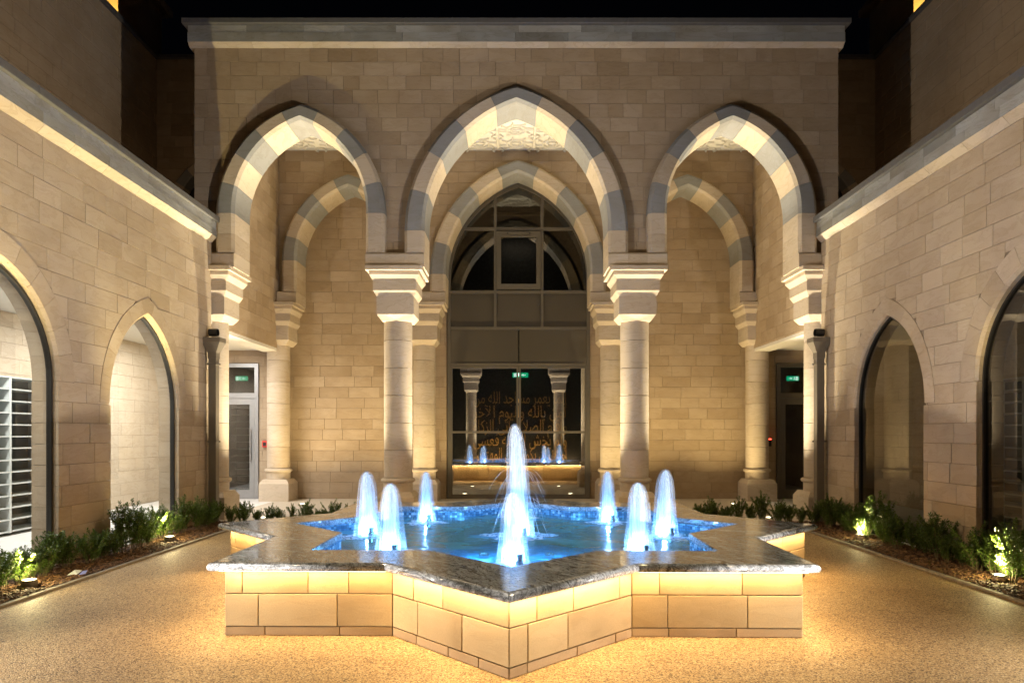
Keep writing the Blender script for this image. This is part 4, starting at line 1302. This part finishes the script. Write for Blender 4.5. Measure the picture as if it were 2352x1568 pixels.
# bark mulch
for s in (-1, 1):
    mb = MB(); rm = random.Random(70 + s)
    def chip(x, y):
        l, wd = rm.uniform(0.012, 0.035), rm.uniform(0.005, 0.011)
        a = rm.uniform(0, 6.28); ti = rm.uniform(-0.45, 0.45)
        d = Vector((math.cos(a) * math.cos(ti), math.sin(a) * math.cos(ti), math.sin(ti))); q = Vector((-math.sin(a), math.cos(a), rm.uniform(-.4, .4)))
        p = Vector((x, y, rm.uniform(0.014, 0.034))); u = Vector((0, 0, 0.004))
        mb.add([p - d * l - q * wd, p + d * l - q * wd * .6, p + d * l * .9 + q * wd, p - d * l * .8 + q * wd * .8, p - d * l * .5 + u, p + d * l * .5 + u],
               [[0, 1, 5, 4], [1, 2, 5], [2, 3, 4, 5], [3, 0, 4]])
    for i in range(9000):
        y = 4.0 + 6.6 * rm.random() ** 1.25
        chip(s * rm.uniform(KX + 0.055, XW - 0.03), y)
    for i in range(1200): chip(s * rm.uniform(2.4, KX + 0.05), rm.uniform(10.17, 10.6))
    tag(mb.make('bark_mulch', M_CHIP), kind='stuff')

# bed spotlights
def bed_spot(x, y, label, power, aim=None, ang=62):
    t = thing('garden_spotlight', label, 'spotlight', (x, y, 0.01))
    s = 1 if x > 0 else -1
    m = MB(); m.lathe([(0.058, 0.0), (0.062, 0.04), (0.062, 0.085), (0.056, 0.09), (0.052, 0.075)], x, y, 22, cap=False); m.make('housing', M_STEEL if s > 0 else M_BRONZE, t)
    m = MB(); m.lathe([(0.0, 0.078), (0.052, 0.078)], x, y, 22, cap=False); m.make('lens', E_SPOT, t)
    lamp('SPOT', 'bed_lamp', (x, y, 0.10), BEDC if aim is None else FARC, power, t, aim or (-s * 0.03, 0.02, 1.0), spot_size=math.radians(ang), spot_blend=0.9, shadow_soft_size=0.04)
    if aim is None: lamp('POINT', 'spill_lamp', (x, y, 0.13), BEDC, SPILL, t, shadow_soft_size=0.03)
SPILL = 5.0
bed_spot(-4.36, 6.09, 'glowing garden spotlight under the closer shrubs by the lit windows', P_BED)
bed_spot(-4.40, 8.65, 'glowing garden spotlight beside the second lit window, further back', P_BED)
bed_spot(4.44, 6.30, 'glowing garden spotlight under the closer shrubs by the dark windows', P_BED)
bed_spot(4.44, 8.83, 'glowing garden spotlight before the second dark window, further back', P_BED)
bed_spot(-4.42, 3.55, 'garden spotlight close to the camera by the lit windows, outside the view', P_BEDFAR, (1.0, 0.14, 0.62), 125)
bed_spot(4.42, 3.55, 'garden spotlight close to the camera by the dark windows, outside the view', P_BEDFAR, (-1.0, 0.14, 0.62), 125)

# added fill lamps: parapet pair for rim and paving, roof pair for upper walls
for q in (-1, 1):
    t = thing('parapet_fill', 'floodlight added out of view on the parapet of the tall block by the ' + ('lit' if q < 0 else 'unlit') + ' wing', 'fill_light', (q * 7.3, 4.5, 9.08))
    m = MB(); m.cbox(q * 7.28 - 0.12, q * 7.28 + 0.12, 4.4, 4.6, 9.08, 9.32, 0.02); m.make('housing', M_BLACK, t)
    x0 = q * 7.155
    m = MB(); m.add([(x0, 4.42, 9.1), (x0, 4.58, 9.1), (x0, 4.58, 9.3), (x0, 4.42, 9.3)], [[0, 1, 2, 3]]); m.make('lens', E_SPOT, t)
    lamp('SPOT', 'parapet_fill_lamp', (q * 7.08, 4.5, 9.2), FILLC, P_FILL, t, (-q * 7.4, 1.3, -9.0), spot_size=math.radians(84), spot_blend=0.95, shadow_soft_size=0.10)
    t = thing('roof_fill', 'small warm fill light added on the wing roof beside the arcade by the ' + ('lit' if q < 0 else 'unlit') + ' wing', 'light', (q * 5.7, 12.0, 4.38))
    m = MB(); m.lathe([(0.06, 4.382), (0.06, 4.46), (0.05, 4.47)], q * 5.9, 11.2, 14); m.make('housing', M_BRONZE, t)
    lamp('POINT', 'roof_fill_lamp', (q * 5.9, 11.2, 4.52), (1.0, 0.70, 0.40), P_ROOFFILL, t, shadow_soft_size=0.05)

# in-ground uplights of the portico
def uplight(x, y, label, power, aim=(0, 0, 1), ang=95, col=None):
    t = thing('ground_uplight', label, 'uplight', (x, y, 0.018), 'uplights set in the portico floor')
    m = MB(); m.lathe([(0.075, 0.019), (0.075, 0.026), (0.055, 0.028)], x, y, 20, cap=False); m.make('bezel', M_STEEL, t)
    m = MB(); m.lathe([(0.0, 0.024), (0.055, 0.024)], x, y, 20, cap=False); m.make('lens', E_SPOT, t)
    lamp('SPOT', 'uplight_lamp', (x, y, 0.035), col or ARCHC, power, t, aim, spot_size=math.radians(ang), spot_blend=1.0, shadow_soft_size=0.05)
def side_nm(x): return 'the lit wing' if x < 0 else 'the unlit wing'
for x, wh in ((-4.12, 'end column'), (-2.78, 'outer face of the front column'), (-1.12, 'inner face of the front column'), (1.12, 'inner face of the front column'), (2.78, 'outer face of the front column'), (4.12, 'end column')):
    uplight(x, 11.125, 'floor uplight by the ' + wh + ', front arcade, ' + side_nm(x), P_ARCH, (0, -0.075, 1), 66)
for x, wh in ((-4.2, 'end column'), (-2.65, 'outer face of the column'), (-1.2, 'inner face of the column'), (1.2, 'inner face of the column'), (2.65, 'outer face of the column'), (4.2, 'end column')):
    uplight(x + XO, 13.3, 'floor uplight by the ' + wh + ', rear arcade, ' + side_nm(x), P_REAR, (0, 0.03, 1), 135, REARC)

for x in (-2.78, -1.12, 1.12, 2.78):
    uplight(x, -1.225, 'floor uplight of the arcade behind the camera, ' + ('inner' if abs(x) < 2 else 'outer') + ' one toward ' + side_nm(x), P_ARCH * 0.7, (0, 0.05, 1), 75)

# corridor lights (only one wing is switched on)
t = thing('ceiling_light', 'long white ceiling light of the bright corridor', 'ceiling light', (-6.1, 7.5, 3.13))
m = MB(); m.cbox(-6.2, -6.0, 5.0, 13.2, 3.10, 3.138, 0.004); m.make('housing', M_PLASTER, t)
for y in (5.6, 8.4, 11.0, 12.5):
    lamp('AREA', 'corridor_lamp', (-6.1, y, 3.09), WHITE, P_CORR, t, None, shape='RECTANGLE', size=0.25, size_y=1.2)
m = MB(); m.cbox(-0.6, 0.7, 16.6, 16.7, 6.7, 6.76, 0.004)
t = thing('hall_light', 'dim ceiling light in the hall behind the glazed screen', 'ceiling light', (0, 16.6, 6.4))
m.make('housing', M_BRONZE, t)
lamp('AREA', 'hall_lamp', (0.05, 16.65, 6.68), (1.0, 0.8, 0.55), 2.0, t, None, shape='RECTANGLE', size=1.0, size_y=0.1)
lamp('AREA', 'ledge_lamp', (0.1, 17.36, 0.62), (1.0, 0.62, 0.3), 24.0, bn, (0, 0.35, 1), shape='RECTANGLE', size=3.2, size_y=0.03)

# scrap in the bed
t = thing('paper_scrap', 'crumpled white and blue scrap on the bark by the lit windows', 'litter', (-4.27, 6.6, 0.03))
m = MB(); m.add([(-4.33, 6.55, .03), (-4.24, 6.56, .035), (-4.235, 6.64, .06), (-4.32, 6.65, .055), (-4.28, 6.60, .075)], [[0, 1, 4], [1, 2, 4], [2, 3, 4], [3, 0, 4]]); m.make('paper', M_SHELF, t)
m = MB(); m.add([(-4.23, 6.57, .03), (-4.18, 6.60, .035), (-4.19, 6.65, .06), (-4.23, 6.64, .055)], [[0, 1, 2, 3]]); m.make('blue_corner', simple('blue_paper', (0.2, 0.22, 0.5), 0.6), t)
